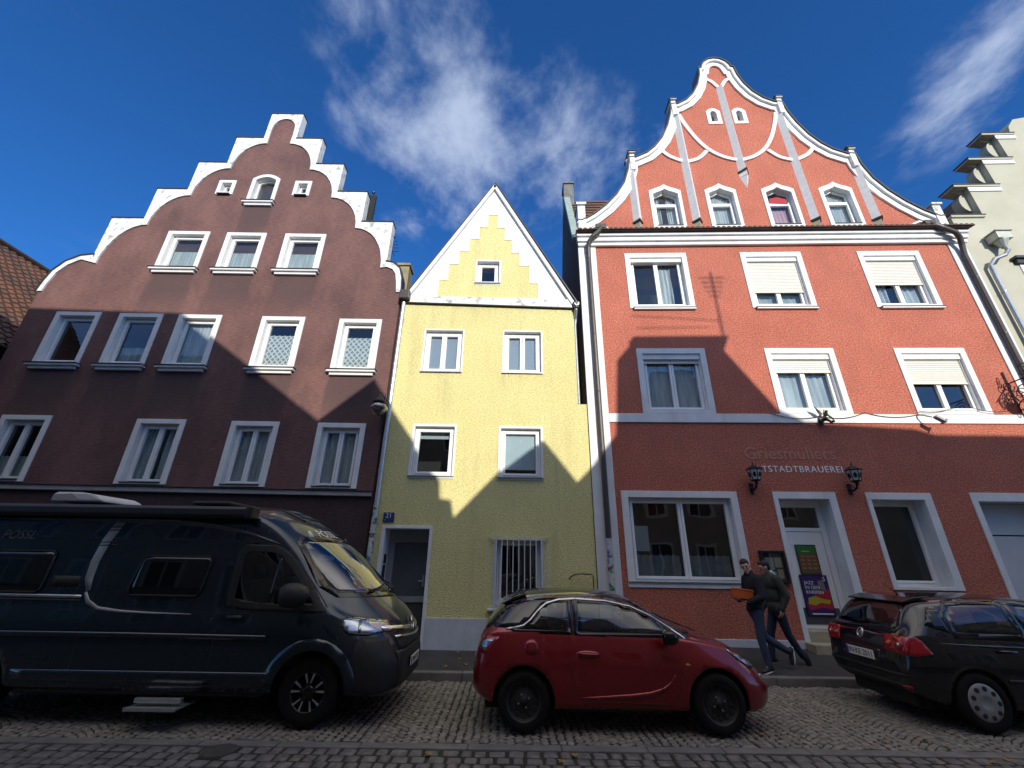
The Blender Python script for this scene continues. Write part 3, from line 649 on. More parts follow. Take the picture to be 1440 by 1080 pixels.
# ------------------------------------------------------------------ yellow house
def yellow_house():
    H = thing('yellow_house', 'narrow pale yellow house with white pointed gable', 'house', (0, YF, 0)); holes = []
    for r, lab in (((-2.45, -1.34, 6.42, 7.77), None), ((-.28, .82, 6.42, 7.76), None)):
        u0, u1, z0, z1 = r
        holes.append(window(H, rect(*r), rect(u0+.045, u1-.045, z0+.03, z1-.05), depth=.13, proud=.012, leaves=2, curtain='blind', fw=.07, lw=.065, sill='metal'))
    for r, cu in (((-2.48, -1.37, 3.64, 5.00), 'top'), ((-.32, .79, 3.63, 4.98), 'frosted')):
        u0, u1, z0, z1 = r
        holes.append(window(H, rect(*r), rect(u0+.065, u1-.055, z0+.06, z1-.06), depth=.12, proud=.02, curtain=cu if cu != 'top' else None, fw=.065, lw=.05, sill='metal'))
        if cu == 'top':
            m = MB(); m.box(u0+.16, u1-.16, .24, .26, z1-.32, z1-.15); o = m.build('blind', BLIND, H)
    r = (-1.14, -.385, 9.28, 10.18); u0, u1, z0, z1 = r
    holes.append(window(H, rect(*r), rect(u0+.05, u1-.05, z0+.05, z1-.06), depth=.14, proud=.012, fw=.075, lw=.06, sill='metal'))
    # barred ground-floor window
    r = (-.36, .78, .90, 2.31); u0, u1, z0, z1 = r
    holes.append(window(H, rect(*r), rect(u0+.08, u1-.08, z0+.09, z1-.03), depth=.2, proud=.015, fw=.05, lw=.045, frame_mat=PLINTH))
    b = MB(); b.box(-.47, .87, -.10, -.07, 2.325, 2.35); b.box(-.33, .80, -.10, -.07, 1.02, 1.045)
    for k in range(9): x = -.30+k*.128; b.tube([(x, -.085, .95), (x, -.085, 2.335)], .0115, 6)
    for x in (-.46, .86): b.box(x-.012, x+.012, -.1, .0, 2.31, 2.345); b.tube([(x, -.085, .93), (x, -.085, 2.335)], .007, 6)
    b.build('window_bars', rough_mat('pale_painted_iron', (.70, .70, .69), (.55, .54, .53), .5, 5, .6, 0), H)
    MB().box(-.46, .86, -.12, .02, .86, .905).build('sill', PLINTH, H, bevel=.01)
    # doorway
    holes.append([(-2.85, .06), (-1.83, .06), (-1.83, 2.50), (-2.85, 2.50)])
    dm = MB(); dm.ring([(-2.94, .05), (-1.765, .05), (-1.765, 2.56), (-2.94, 2.56)], [(-2.845, .10), (-1.835, .10), (-1.835, 2.495), (-2.845, 2.495)], -.015, .01, .5)
    D = dm.build('door', WHITE, H, bevel=.008)
    GREYF = rough_mat('grey_door_frame', (.30, .31, .31), (.22, .23, .23), .5, 4, .5, 0)
    f = MB(); f.ring(rect(-2.84, -1.84, .1, 2.49), rect(-2.70, -1.92, .2, 2.22), .46, .53, .53); f.box(-2.70, -1.92, .46, .53, .96, 1.08); f.build('door_frame', GREYF, D)
    MB().box(-2.70, -1.92, .5, .515, 1.085, 2.215).build('pane', rough_mat('ribbed_grey_glass', (.10, .115, .12), (.07, .08, .085), .25, 2, .5, 30, .004, .3), D)
    MB().box(-2.70, -1.92, .49, .52, .205, .955).build('door_panel', flat('dark_door_panel', (.05, .055, .06), .5), D)
    MB().box(-1.985, -1.935, .43, .46, 1.28, 1.52).tube([(-1.96, .43, 1.4), (-1.96, .39, 1.4), (-2.06, .39, 1.4)], .012).build('handle', ZINC, D)
    MB().box(-2.843, -2.83, .12, .30, 1.40, 1.72).box(-2.843, -2.82, .14, .28, 1.76, 1.95).build('doorbell_panel', IRON, D)
    outer = [(-3.10, 0), (1.98, 0), (1.98, 5.60), (1.715, 5.60), (1.715, 8.50), (-.65, 13.16), (-3.06, 8.90), (-3.08, 8.5)]
    mb = wall_mesh(outer, holes, .55); mb.box(-3.09, -2.7, .56, 9.5, 0, 8.4); mb.box(1.3, 1.70, .56, 9.5, 0, 8.4)
    mb.box(1.705, 1.97, .02, .5, 5.3, 5.59)
    mb.build('wall', YELLOW, H)
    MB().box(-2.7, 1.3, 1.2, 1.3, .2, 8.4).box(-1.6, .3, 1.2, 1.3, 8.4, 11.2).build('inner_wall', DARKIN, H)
    MB().prism([(-1.765, .06), (1.98, .06), (1.98, .71), (-1.765, .71)], -.028, -.001).prism([(-3.10, .06), (-2.945, .06), (-2.945, .71), (-3.10, .71)], -.028, -.001).build('plinth', PLINTH, H, bevel=.01)
    # white gable field with the stepped yellow panel left open
    st = [(-2.19, 8.83), (-2.19, 9.42), (-1.935, 9.42), (-1.935, 10.0), (-1.65, 10.0), (-1.65, 10.48), (-1.36, 10.48), (-1.36, 10.97), (-1.08, 10.97), (-1.08, 11.43), (-.83, 11.43), (-.83, 11.94)]
    ri = [(-.535, 11.94), (-.535, 11.42), (-.30, 11.42), (-.30, 10.94), (-.075, 10.94), (-.075, 10.44), (.162, 10.44), (.162, 9.97), (.457, 9.97), (.457, 9.34), (.712, 9.34), (.712, 8.80)]
    poly = [(-2.99, 8.83)]+st+ri+[(1.62, 8.80), (-.655, 13.02)]
    MB().prism(poly[::-1], -.014, -.001).build('gable_panel', WHITE, H)
    MB().prism([(-3.06, 8.60), (1.68, 8.50), (1.68, 8.77), (-3.03, 8.82)], -.07, -.001).build('cornice', WHITE_DIRTY, H, bevel=.012)
    MB().prism([(-3.06, 8.575), (1.68, 8.475), (1.68, 8.495), (-3.06, 8.595)], -.085, -.001).build('cornice_drip', SHEET, H)
    # verge boards along the rakes and the roof behind
    v = MB(); v.ribbon([(-3.05, 8.83), (-.655, 13.15)], .10, -.11, -.015, shift=-.03); v.ribbon([(-.655, 13.15), (1.74, 8.62)], .10, -.11, -.015, shift=-.03)
    v.build('verge_board', WHITE, H, bevel=.006)
    v = MB(); v.ribbon([(-3.09, 8.84), (-.655, 13.20)], .035, -.085, 9.5, shift=.018); v.ribbon([(-.655, 13.20), (1.77, 8.62)], .035, -.085, 9.5, shift=.018)
    rf = v.build('roof', TILE_D, H)
    v = MB(); v.ribbon([(1.80, 8.64), (-.655, 13.21)], .028, -.135, -.112, shift=-.015); v.build('verge_flashing', SHEET, rf)
    g = MB(); g.tube([(1.79, -.2, 8.56), (1.79, 9, 8.56)], .07, 8); g.tube([(-3.12, -.15, 8.80), (-3.12, 9, 8.80)], .06, 8); g.build('gutter', ZINC, rf)
    return H
yellow_house()

# ------------------------------------------------------------------ red house
RZ = radians(-2.1); RO = Vector((1.5, YF, 0))
RW = lambda u, y, z: tuple(RO+Vector((u*cos(RZ)-y*sin(RZ), u*sin(RZ)+y*cos(RZ), z)))
def red_house():
    H = thing('red_house', 'coral red house with curved gable and white trim', 'house', RO, RZ); holes = []
    C = 5.99
    half = [(5.47, .0), (5.47, .0)]
    L_ = [(.46, 0), (.46, 11.62), (.62, 11.62), (1.0, 11.88), (1.4, 12.25), (1.78, 12.72), (2.08, 13.25), (2.26, 13.85), (2.32, 14.33), (2.55, 14.36), (2.95, 14.58), (3.25, 14.88), (3.55, 15.32), (3.82, 15.95), (3.98, 16.5), (4.06, 16.98),
          (4.3, 17.02), (4.65, 17.25), (4.95, 17.62), (5.18, 18.1), (5.32, 18.6), (5.37, 19.05), (5.46, 19.06), (5.50, 19.22), (5.60, 19.40), (5.78, 19.55), (5.99, 19.60)]
    R_ = [(2*C-u, z) for u, z in L_[:-1]][::-1]
    outline = L_+R_
    # attic windows with ogee heads
    def ogee(u0, u1, z0, zs, zt):
        c = (u0+u1)/2; w = (u1-u0)/2
        hd = [(c+w, zs), (c+w*.72, zs+(zt-zs)*.28), (c+w*.42, zs+(zt-zs)*.50), (c+w*.18, zs+(zt-zs)*.74), (c, zt), (c-w*.18, zs+(zt-zs)*.74), (c-w*.42, zs+(zt-zs)*.50), (c-w*.72, zs+(zt-zs)*.28), (c-w, zs)]
        return [(u0, z0), (u1, z0)]+hd
    for u0, u1, cu in ((2.83, 3.85, 'pair'), (4.61, 5.60, 'sheer'), (6.40, 7.43, 'red'), (8.20, 9.24, 'sheer')):
        holes.append(window(H, ogee(u0, u1, 11.37, 12.97, 13.25), ogee(u0+.125, u1-.105, 11.50, 12.83, 13.05), depth=.17, transom=12.50, fw=.045, lw=.05, curtain=cu, sill='inner'))
    def small(u0, u1, z0, zs, zt):
        c = (u0+u1)/2; w = (u1-u0)/2
        return [(u0, z0), (u1, z0), (u1, zs), (c+w*.5, zs+(zt-zs)*.75), (c, zt), (c-w*.5, zs+(zt-zs)*.75), (u0, zs)]
    for u0, u1 in ((5.275, 5.77), (6.18, 6.665)):
        holes.append(window(H, small(u0, u1, 16.09, 16.76, 16.92), small(u0+.14, u1-.14, 16.22, 16.66, 16.77), depth=.12, fw=.015, lw=.02))
    # second and first floor with roller shutters
    for (u0, u1), bl, cu in (((1.82, 3.65), 0, 'drape'), ((5.23, 7.01), 1.04, 'low'), ((8.63, 10.41), .80, 'pair')):
        holes.append(window(H, rect(u0, u1, 8.49, 10.44), rect(u0+.15, u1-.15, 8.58, 10.27), depth=.15, leaves=2, blind=bl, curtain=cu, box=.14, sill='thin', fw=.06))
    for (u0, u1), bl, cu in (((1.85, 3.68), .07, 'sheer'), ((5.25, 7.06), .34, 'sheer'), ((8.62, 10.43), .66, None)):
        holes.append(window(H, rect(u0, u1, 5.352, 7.21), rect(u0+.15, u1-.15, 5.44, 7.05), depth=.15, leaves=2, blind=bl, curtain=cu, box=.15, fw=.06))
    # ground floor: wide window, door, tall window, garage
    holes.append(window(H, rect(1.11, 3.80, 1.36, 3.42), rect(1.27, 3.64, 1.47, 3.27), depth=.16, leaves=2, mull=2.49, fw=.05, lw=.06, sill='metal'))
    s = MB(); s.box(1.42, 1.72, .24, .25, 2.1, 2.65); s.build('window_notice', flat('pale_paper', (.30, .31, .32), .7), H)
    CC = (rough_mat('grey_cafe_curtain', (.16, .17, .18), (.11, .12, .13), .8, 5, .6, 0))
    for x0, x1 in ((1.42, 2.38), (2.6, 3.5)): pleats(x0, x1, 1.52, 2.02, .26, .01, 6).build('cafe_curtain', CC, H, smooth=True, recalc=False)
    holes.append(window(H, rect(6.73, 8.20, 1.40, 3.43), rect(6.83, 8.02, 1.46, 3.275), depth=.33, fw=.06, lw=.05))
    rr = [(4.62, .30), (6.05, .30), (6.05, 3.43), (4.62, 3.43)]; ri = [(4.725, .302), (5.885, .302), (5.885, 3.275), (4.725, 3.275)]
    D = MB().ring(rr, ri, -.025, .01, .42).build('door', WHITE, H, bevel=.008); holes.append([(4.72, .30), (5.89, .30), (5.89, 3.28), (4.72, 3.28)])
    f = MB(); f.ring(rect(4.73, 5.88, .60, 3.27), rect(4.86, 5.75, .66, 3.12), .34, .41, .41); f.box(4.86, 5.75, .34, .41, 2.58, 2.66); f.build('door_frame', SASH, D, bevel=.005)
    MB().box(4.865, 5.745, .365, .375, 2.665, 3.115).build('pane', GLASS, D)
    lf = MB(); lf.box(4.87, 5.74, .355, .40, .665, 2.575); lf.build('door_leaf', SASH, D, bevel=.005)
    MB().box(4.90, 5.71, .345, .354, .68, 1.0).build('kick_plate', flat('grey_kick_plate', (.12, .125, .14), .4, .6), D)
    st = MB(); st.box(4.66, 6.0, -.02, .34, .30, .598); st.build('threshold', STONE, D, bevel=.012)
    st = MB(); st.box(4.60, 6.1, -.36, -.03, .15, .40); st.build('step', STONE, D, bevel=.015)
    gr = [(9.07, .30), (11.0, .30), (11.0, 3.45), (9.07, 3.45)]; gi = [(9.20, .302), (10.87, .302), (10.87, 3.26), (9.20, 3.26)]
    G = MB().ring(gr, gi, -.025, .01, .42).build('garage_door', WHITE, H, bevel=.008); holes.append(rect(9.195, 10.875, .30, 3.265))
    g = MB(); g.box(9.21, 10.86, .34, .40, .32, 2.53); g.box(9.21, 10.86, .35, .40, 2.56, 3.25); g.build('door_leaf', rough_mat('light_grey_door', (.55, .56, .58), (.46, .47, .49), .6, 2, .5, 0), G, bevel=.006)
    w_o = outline[::-1]
    mb = wall_mesh(w_o, holes, .42); mb.box(.47, .85, .43, 6, 0, 11.0); mb.box(11.1, 11.5, .43, 12, 0, 11.0)
    mb.build('wall', RED, H)
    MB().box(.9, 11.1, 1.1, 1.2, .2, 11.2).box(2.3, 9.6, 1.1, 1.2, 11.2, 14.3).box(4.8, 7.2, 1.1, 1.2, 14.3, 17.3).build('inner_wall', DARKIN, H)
    # gable edge: broad white band, a second moulding on top, dark sheet on the back
    top = [p for p in outline if p[1] > 11.3]
    top[0] = (.46, 11.64); top[-1] = (2*C-.46, 11.64)
    g1 = [p for p in top]
    MB().ribbon(g1, .30, -.06, -.001, shift=-.15).build('gable_band', WHITE, H, bevel=.008)
    MB().ribbon(g1, .11, -.13, -.0605, shift=-.05).build('gable_moulding', WHITE, H, bevel=.02)
    MB().ribbon(g1, .04, -.17, .50, shift=.025).build('gable_cover', SHEET, H)
    # pinnacle blocks on the gable
    def pinn(u, z, w, h, nm='pinnacle'):
        p = MB(); p.box(u-w/2, u+w/2, -.16, .30, z-.55, z+h*.62); p.box(u-w*.66, u+w*.66, -.22, .36, z+h*.62, z+h*.74)
        vs = [(u-w*.56, -.18, z+h*.74), (u+w*.56, -.18, z+h*.74), (u+w*.56, .32, z+h*.74), (u-w*.56, .32, z+h*.74), (u, .07, z+h)]
        p.add(vs, [(0, 1, 4), (1, 2, 4), (2, 3, 4), (3, 0, 4), (3, 2, 1, 0)]); p.build(nm, WHITE_DIRTY, H, bevel=.01)
    for u, z, w, h in ((.60, 11.75, .24, .78), (2*C-.60, 11.75, .24, .50), (2.40, 14.35, .17, .26), (2*C-2.40, 14.35, .17, .26), (4.13, 17.0, .17, .28), (2*C-4.13, 17.0, .17, .28)): pinn(u, z, w, h)
    for u in (4.13, 2*C-4.13, 2.40, 2*C-2.40):
        z = 17.02 if 4 < u < 8 else 14.37
        MB().box(u-.12, u+.12, -.19, .40, z+.265, z+.295).build('pinnacle_cover', SHEET, H)
    # triangular lesenes
    def lesene(u, z0, z1, w=.27, d=.15, nm='lesene'):
        m = MB(); vs = []
        for z in (z0, z1): vs += [(u-w/2, -.001, z), (u+w/2, -.001, z), (u+.02, -d, z)]
        m.add(vs, [(0, 1, 2), (3, 5, 4), (0, 2, 5, 3), (2, 1, 4, 5)]); return m
    for u, z1 in ((2.36, 14.4), (4.19, 16.95), (2*C-4.19, 16.95), (2*C-2.36, 14.4)):
        m = lesene(u, 11.66, z1); l = m.build('lesene', LESENE, H)
        b = lesene(u, 11.60, 11.66, .34, .20).build('lesene_cap', SHEET, l)
        b = lesene(u, 11.17, 11.60, .24, .13).build('lesene_foot', STONE, l)
    l = lesene(6.0, 13.75, 18.05).build('lesene', LESENE, H)
    lesene(6.0, 13.67, 13.75, .36, .22).build('lesene_cap', SHEET, l); lesene(6.0, 13.50, 13.67, .30, .18).build('lesene_foot', WHITE_DIRTY, l)
    m = MB(); m.add([(5.86, 0, 13.5), (6.14, 0, 13.5), (6.02, -.16, 13.5), (6.0, 0, 13.05)], [(0, 2, 3), (2, 1, 3), (0, 1, 2), (1, 0, 3)]); m.build('lesene_tip', WHITE_DIRTY, l)
    # curved ribs
    rb = MB()
    def curve(pts, n=7):
        out = []
        for i in range(len(pts)-1):
            p0 = Vector(pts[max(i-1, 0)]); p1 = Vector(pts[i]); p2 = Vector(pts[i+1]); p3 = Vector(pts[min(i+2, len(pts)-1)])
            for k in range(n):
                t = k/n; out.append(tuple(.5*((2*p1)+(p2-p0)*t+(2*p0-5*p1+4*p2-p3)*t*t+(3*p1-p0-3*p2+p3)*t**3)))
        return out+[tuple(pts[-1])]
    cs = [[(4.30, 16.6), (4.42, 16.15), (4.69, 15.43), (5.03, 14.84), (5.45, 14.47), (5.9, 14.29)], [(4.28, 14.25), (4.66, 14.40), (4.98, 14.74)], [(3.42, 14.88), (3.70, 14.52), (4.10, 14.28)], [(5.46, 18.56), (5.72, 18.42), (5.93, 18.06)]]
    for c_ in cs:
        for q in (c_, [(2*C-p[0], p[1]) for p in c_]): MB().ribbon(curve(q), .135, -.05, -.001).build('gable_rib', WHITE, H, bevel=.012)
    # small valley outlets with sheet hoods
    for u in (1.14, 2*C-1.14):
        m = MB(); o_ = [(u-.29, 11.16), (u+.29, 11.16), (u+.27, 11.46), (u, 11.59), (u-.27, 11.46)]; m.ring(o_, inset(o_, .055), -.03, -.001, .0); m.build('outlet_frame', WHITE, H)
        MB().prism(inset(o_, .056), -.012, -.002).build('outlet', SHEET, H)
        MB().box(u-.16, u+.16, -.30, -.013, 11.20, 11.36).build('rainwater_head', DARKZ, H, bevel=.02)
    # cornice: mouldings, tile row, dark drip
    c = MB(); c.box(.44, 11.86, -.10, -.001, 10.68, 10.80); c.box(.42, 11.88, -.16, -.001, 10.802, 10.95); c.box(.40, 11.90, -.22, -.001, 10.952, 11.06); c.build('cornice', WHITE, H, bevel=.018)
    t = MB(); x = .42
    while x < 11.9:
        vs = []; n = 7
        for k in range(n):
            a = pi*k/(n-1)
            for y in (-.36, .0): vs.append((x+.075-.075*cos(a), y, 11.075+.07*sin(a)+(.05 if y == 0 else 0)))
        t.add(vs, [(2*k, 2*k+1, 2*k+3, 2*k+2) for k in range(n-1)]+[tuple(2*k for k in range(n))]); x += .152
    t.box(.42, 11.9, -.33, -.001, 11.062, 11.085); t.build('cornice_tiles', TILE_D, H)
    # corner pilasters and string course
    p = MB(); p.box(.45, .975, -.03, -.001, .3, 10.678); p.build('corner_pilaster', WHITE, H, bevel=.008)
    p = MB(); p.box(11.32, 11.82, -.03, -.001, .3, 10.678); p.build('corner_pilaster', WHITE, H, bevel=.008)
    p = MB(); p.box(.977, 11.318, -.035, -.001, 5.11, 5.345); p.build('string_course', WHITE, H, bevel=.01)
    p = MB(); p.box(.98, 4.61, -.03, -.001, .15, .42); p.box(6.06, 9.06, -.03, -.001, .15, .42); p.build('plinth', PLINTH, H, bevel=.01)
    # lettering painted on the wall
    WT = flat('white_letter_paint', (.95, .94, .92), .7, vamt=.1); FA = flat('faded_letter_paint', (.52, .24, .15), .9)
    text_mesh('lettering', 'ALTSTADTBRAUEREI', .212, WT, H, Matrix.Translation((5.325, -.006, 3.955)), space=1.13)
    text_mesh('faded_lettering', 'Griesmüllers', .41, FA, H, Matrix.Translation((5.25, -.004, 4.33)), space=1.02, bold=.006)
    # roof, fire wall and chimney at the back left
    r = MB(); y0, y1, y2, zr = .44, 3.0, 6.5, 15.75
    r.add([(.62, y0, 11.0), (11.4, y0, 11.0), (11.4, y1, zr), (.62, y1, zr), (.62, y2, 10.5), (11.4, y2, 10.5)], [(0, 1, 2, 3), (3, 2, 5, 4), (0, 3, 4), (1, 5, 2)])
    r.add([(C-2.9, .43, 14.0), (C, .43, 18.3), (C+2.9, .43, 14.0), (C-2.9, 6, 14.0), (C, 6, 18.3), (C+2.9, 6, 14.0)], [(0, 1, 4, 3), (1, 2, 5, 4), (0, 2, 1), (3, 4, 5), (0, 3, 5, 2)])
    k = y0
    while k < y1-.1:
        z = 11.0+(k-y0)/(y1-y0)*(zr-11.0); r.box(.62, 11.4, k-.03, k+.12, z+.02, z+.055); k += .16
    rf = r.build('roof', TILE, H)
    w = MB(); pts = [(.01, 0), (6.4, 0), (6.4, 10.4), (3.35, 15.9), (2.85, 15.9), (.9, 11.9), (.01, 11.15)]
    w.add([(.435, y, z) for y, z in pts]+[(.61, y, z) for y, z in pts], [tuple(range(7)), tuple(range(7, 14))[::-1]]+[(i, (i+1) % 7, (i+1) % 7+7, i+7) for i in range(7)])
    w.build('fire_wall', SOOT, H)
    w = MB(); w.box(.43, .83, 2.75, 3.35, 15.2, 16.45); w.box(.40, .86, 2.7, 3.4, 16.45, 16.53); ch = w.build('chimney', rough_mat('grey_chimney', (.22, .22, .21), (.12, .12, .12), .9, 5, .8, 40, .006, .6), rf)
    MB().box(.50, .78, 2.85, 3.25, 16.54, 16.62).build('chimney_cap', SHEET, ch)
    w = MB(); w.add([(.42, .85, 11.86), (.66, .85, 11.86), (.66, 2.86, 15.93), (.42, 2.86, 15.93), (.42, .85, 11.62), (.42, 2.86, 15.6)], [(0, 1, 2, 3), (0, 3, 5, 4)]); w.build('wall_flashing', COPPER, H, recalc=False)
    return H
red_house()
# ------------------------------------------------------------------ neighbours
def left_house():
    H = thing('tiled_house', 'house with old red clay tiled roof beside brown house', 'house', (-19.4, 9.2, 0))
    # local: roof plane rises from the eaves beside the brown house to a ridge that runs back from the street
    r = MB(); x0, z0, x1, z1 = 5.45, 7.1, 2.3, 11.35; n = 26; vs = []; fs = []; ny = 46
    for i in range(n):
        for e in (0, 1):
            t = (i+e)/n; xx = x0+(x1-x0)*t; zz = z0+(z1-z0)*t+(.05 if e == 0 else .0)
            for k in range(ny*4+1): vs.append((xx, -1.5+k*.0625, zz+.028*sin(k*pi/2)+random.uniform(-.008, .008)))
    m = ny*4+1
    for i in range(2*n-1):
        for k in range(m-1): fs.append((i*m+k, i*m+k+1, (i+1)*m+k+1, (i+1)*m+k))
    R = r.add(vs, fs).build('roof', TILE, H, smooth=False)
    MB().add([(x1, -1.5, z1), (x1, 10, z1), (-2, 10, 7.1), (-2, -1.5, 7.1)], [(0, 1, 2, 3)]).build('roof', TILE, H)
    MB().tube([(x1, -1.5, z1+.03), (x1, 10, z1+.03)], .11, 8).build('ridge', TILE_D, R)
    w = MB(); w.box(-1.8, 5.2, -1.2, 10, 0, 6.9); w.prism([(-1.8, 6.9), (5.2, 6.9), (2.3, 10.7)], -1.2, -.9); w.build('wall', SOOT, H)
    MB().tube([(5.42, -1.5, 7.06), (5.42, 10, 7.06)], .07, 8).build('gutter', DARKZ, H)
left_house()
def right_house():
    H = thing('pale_house', 'pale green grey house with stepped gable at right', 'house', RW(11.84, .0, 0), RZ); holes = []
    st = [(.28, 11.72), (.62, 12.95), (1.56, 14.15), (2.45, 15.35), (3.30, 16.1)]
    # outline: low block, then steps climbing to the right, symmetric
    c = 4.4; Lp = [(0, 0), (0, 11.68), (.98, 11.68), (.98, 12.92), (1.90, 12.92), (1.90, 14.10), (2.80, 14.10), (2.80, 15.25), (3.30, 15.25), (3.42, 15.7), (3.7, 16.05), (4.4, 16.2)]
    outline = Lp+[(2*c-u, z) for u, z in Lp[:-1]][::-1]
    holes.append(window(H, rect(1.2, 2.6, 8.3, 9.9), rect(1.3, 2.5, 8.36, 9.8), leaves=2, curtain='sheer', sill='thin', depth=.14))
    holes.append(window(H, rect(4.0, 5.4, 8.3, 9.9), rect(4.1, 5.3, 8.36, 9.8), leaves=2, curtain='sheer', sill='thin', depth=.14))
    for u in (1.2, 4.0): holes.append(window(H, rect(u, u+1.4, 5.2, 7.0), rect(u+.1, u+1.3, 5.26, 6.9), leaves=2, curtain='sheer', sill='thin', depth=.14))
    mb = wall_mesh(outline[::-1], holes, .42); mb.box(0, .4, .43, 9, 0, 11.2); mb.box(8.4, 8.8, .43, 9, 0, 11.2); mb.build('wall', PALE, H)
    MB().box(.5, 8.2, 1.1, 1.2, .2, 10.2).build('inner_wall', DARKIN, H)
    hd = MB(); hd.box(1.05, 2.75, -.16, 0, 10.05, 10.13); hd.box(1.1, 2.7, -.10, 0, 9.92, 10.05); hd.build('window_hood', SHEET, H)
    # oversailing step covers with scrolled consoles below
    for sg in (1, -1):
        for u0, u1, z in ((-.05, 1.0, 11.68), (.50, 1.95, 12.92), (1.42, 2.85, 14.10), (2.30, 3.4, 15.25)):
            a, b = sorted((c+sg*(u0-c), c+sg*(u1-c))); MB().box(a, b, -.07, .46, z+.082, z+.105).build('step_cover', SHEET, H); MB().box(a+.02, b-.02, -.055, .44, z+.002, z+.081).build('step_slab', PALE, H, bevel=.015)
            a, b = sorted((c+sg*(max(u0, 0)-c), c+sg*(u1-c)));
            if z > 12:
                e = c+sg*(u0+.42-c); q = []
                for k in range(9):
                    t = k/8*pi; q.append((e+sg*(.05-.26*sin(t)), z-.10-.36*(1-cos(t))))
                q = [(e+sg*.06, z)]+[(e-sg*.36, z)]+q+[(e+sg*.06, z-.9)]
                MB().prism(q, .16, .42).build('console', PALE, H, bevel=.02)
                a, b = sorted((e+sg*.02, c+sg*(u1-c))); MB().box(a, b, -.03, -.001, z-.16, z-.002).build('gable_trim', WHITE, H)
    r = MB(); r.add([(.2, .43, 10.9), (c, .43, 15.6), (8.6, .43, 10.9), (.2, 9, 10.9), (c, 9, 15.6), (8.6, 9, 10.9)], [(0, 1, 4, 3), (1, 2, 5, 4), (0, 2, 1), (3, 4, 5), (0, 3, 5, 2)]); r.build('roof', TILE_D, H)
right_house()
# ------------------------------------------------------------------ the other side of the street (behind the camera; it shades the road and is mirrored in the windows)
OPP = rough_mat('grey_beige_render', (.40, .36, .28), (.32, .28, .22), .9, .8, .6, 25, .01, .6)
OPP2 = rough_mat('pale_pink_render', (.44, .33, .27), (.36, .26, .22), .9, .8, .6, 25, .01, .6)
OPP3 = rough_mat('grey_white_render', (.50, .48, .43), (.40, .38, .34), .9, .8, .6, 25, .01, .6)
def opposite(name, label, prof, mat, wins, deep=11, roofmat=None):
    H = thing(name, label, 'house', (0, -2.0, 0))
    mb = MB(); mb.prism(prof, -.45, 0); x0 = min(p[0] for p in prof); x1 = max(p[0] for p in prof); ze = min(p[1] for p in prof if p[1] > 1)
    mb.box(x0, x1, -deep, -.46, 0, ze-.4); mb.build('wall', mat, H)
    top = [p for p in prof if p[1] > 1]; r = MB(); n = len(top)
    r.add([(p[0], -.46, p[1]-.12) for p in top]+[(p[0], -deep, p[1]-.12) for p in top], [(i, i+1, i+1+n, i+n) for i in range(n-1)]+[tuple(range(n)), tuple(range(n, 2*n))[::-1]]); r.build('roof', roofmat or TILE, H)
    for (u, z, w, h) in wins:
        f = MB(); f.ring(rect(u-w/2, u+w/2, z, z+h), rect(u-w/2+.12, u+w/2-.12, z+.1, z+h-.12), .03, -.01, -.01); q = f.build('window', WHITE, H)
        MB().box(u-w/2+.121, u+w/2-.121, .003, .012, z+.101, z+h-.121).build('pane', DARKGLASS, q)
        MB().box(u-.03, u+.03, .013, .022, z+.1, z+h-.12).build('sash', SASH, q)
opposite('long_house', 'long beige house with high eaves across the street, behind the viewer', [(-24, 0), (-.95, 0), (-.95, 9.71), (-4.13, 11.92), (-5.4, 12.80), (-9.7, 12.9), (-24, 13.0)], OPP, [(-20+k*2.4, z, 1.2, 1.7) for k in range(8) for z in (1.2, 4.3, 7.3)])
opposite('gabled_house', 'narrow pink gabled house across the street, behind the viewer', [(-.94, 0), (2.64, 0), (2.64, 7.42), (2.55, 7.80), (2.29, 7.83), (2.25, 8.23), (.94, 9.97), (.32, 10.87), (-.94, 9.72)], OPP2, [(.0, z, 1.1, 1.5) for z in (1.2, 4.0, 6.6)]+[(1.7, z, 1.1, 1.5) for z in (1.2, 4.0)])
opposite('low_gabled_house', 'low grey white gabled house across the street, behind the viewer', [(2.65, 0), (5.55, 0), (5.55, 8.26), (5.1, 8.85), (4.77, 9.26), (4.54, 9.19), (3.7, 8.53), (2.65, 7.42)], OPP3, [(u, z, 1.0, 1.4) for u in (3.4, 4.8) for z in (1.2, 4.0)])
opposite('tower_house', 'tall beige house with flat roof terrace across the street, behind the viewer', [(5.56, 0), (22, 0), (22, 9.2), (14.18, 9.36), (13.75, 9.51), (11.16, 9.70), (10.64, 10.01), (9.6, 11.74), (9.8, 12.2), (7.26, 12.22), (7.05, 9.99), (6.39, 9.23), (6.02, 8.74), (5.56, 8.27)], OPP, [(u, z, 1.1, 1.6) for u in (6.6, 8.8, 11, 13.2, 15.4) for z in (1.2, 4.0, 6.7)], deep=1.6)
def mast(x, z, h):
    t = MB(); t.tube([(0, 0, 0), (0, 0, h)], .03, 6)
    for k in range(5): t.tube([(-.35+.05*k, 0, h-.2-k*.16), (.35-.05*k, 0, h-.2-k*.16)], .022, 5)
    t.tube([(-2.3, 0, .55), (-.3, 0, .55)], .015, 5); t.tube([(-2.4, 0, .95), (0, 0, .75)], .015, 5)
    o = t.build('roof_antenna', IRON); o.location = (x, -2.2, z); tag(o, 'tall aerial mast on the roof terrace across the street', 'antenna')
mast(9.72, 12.0, 2.4)

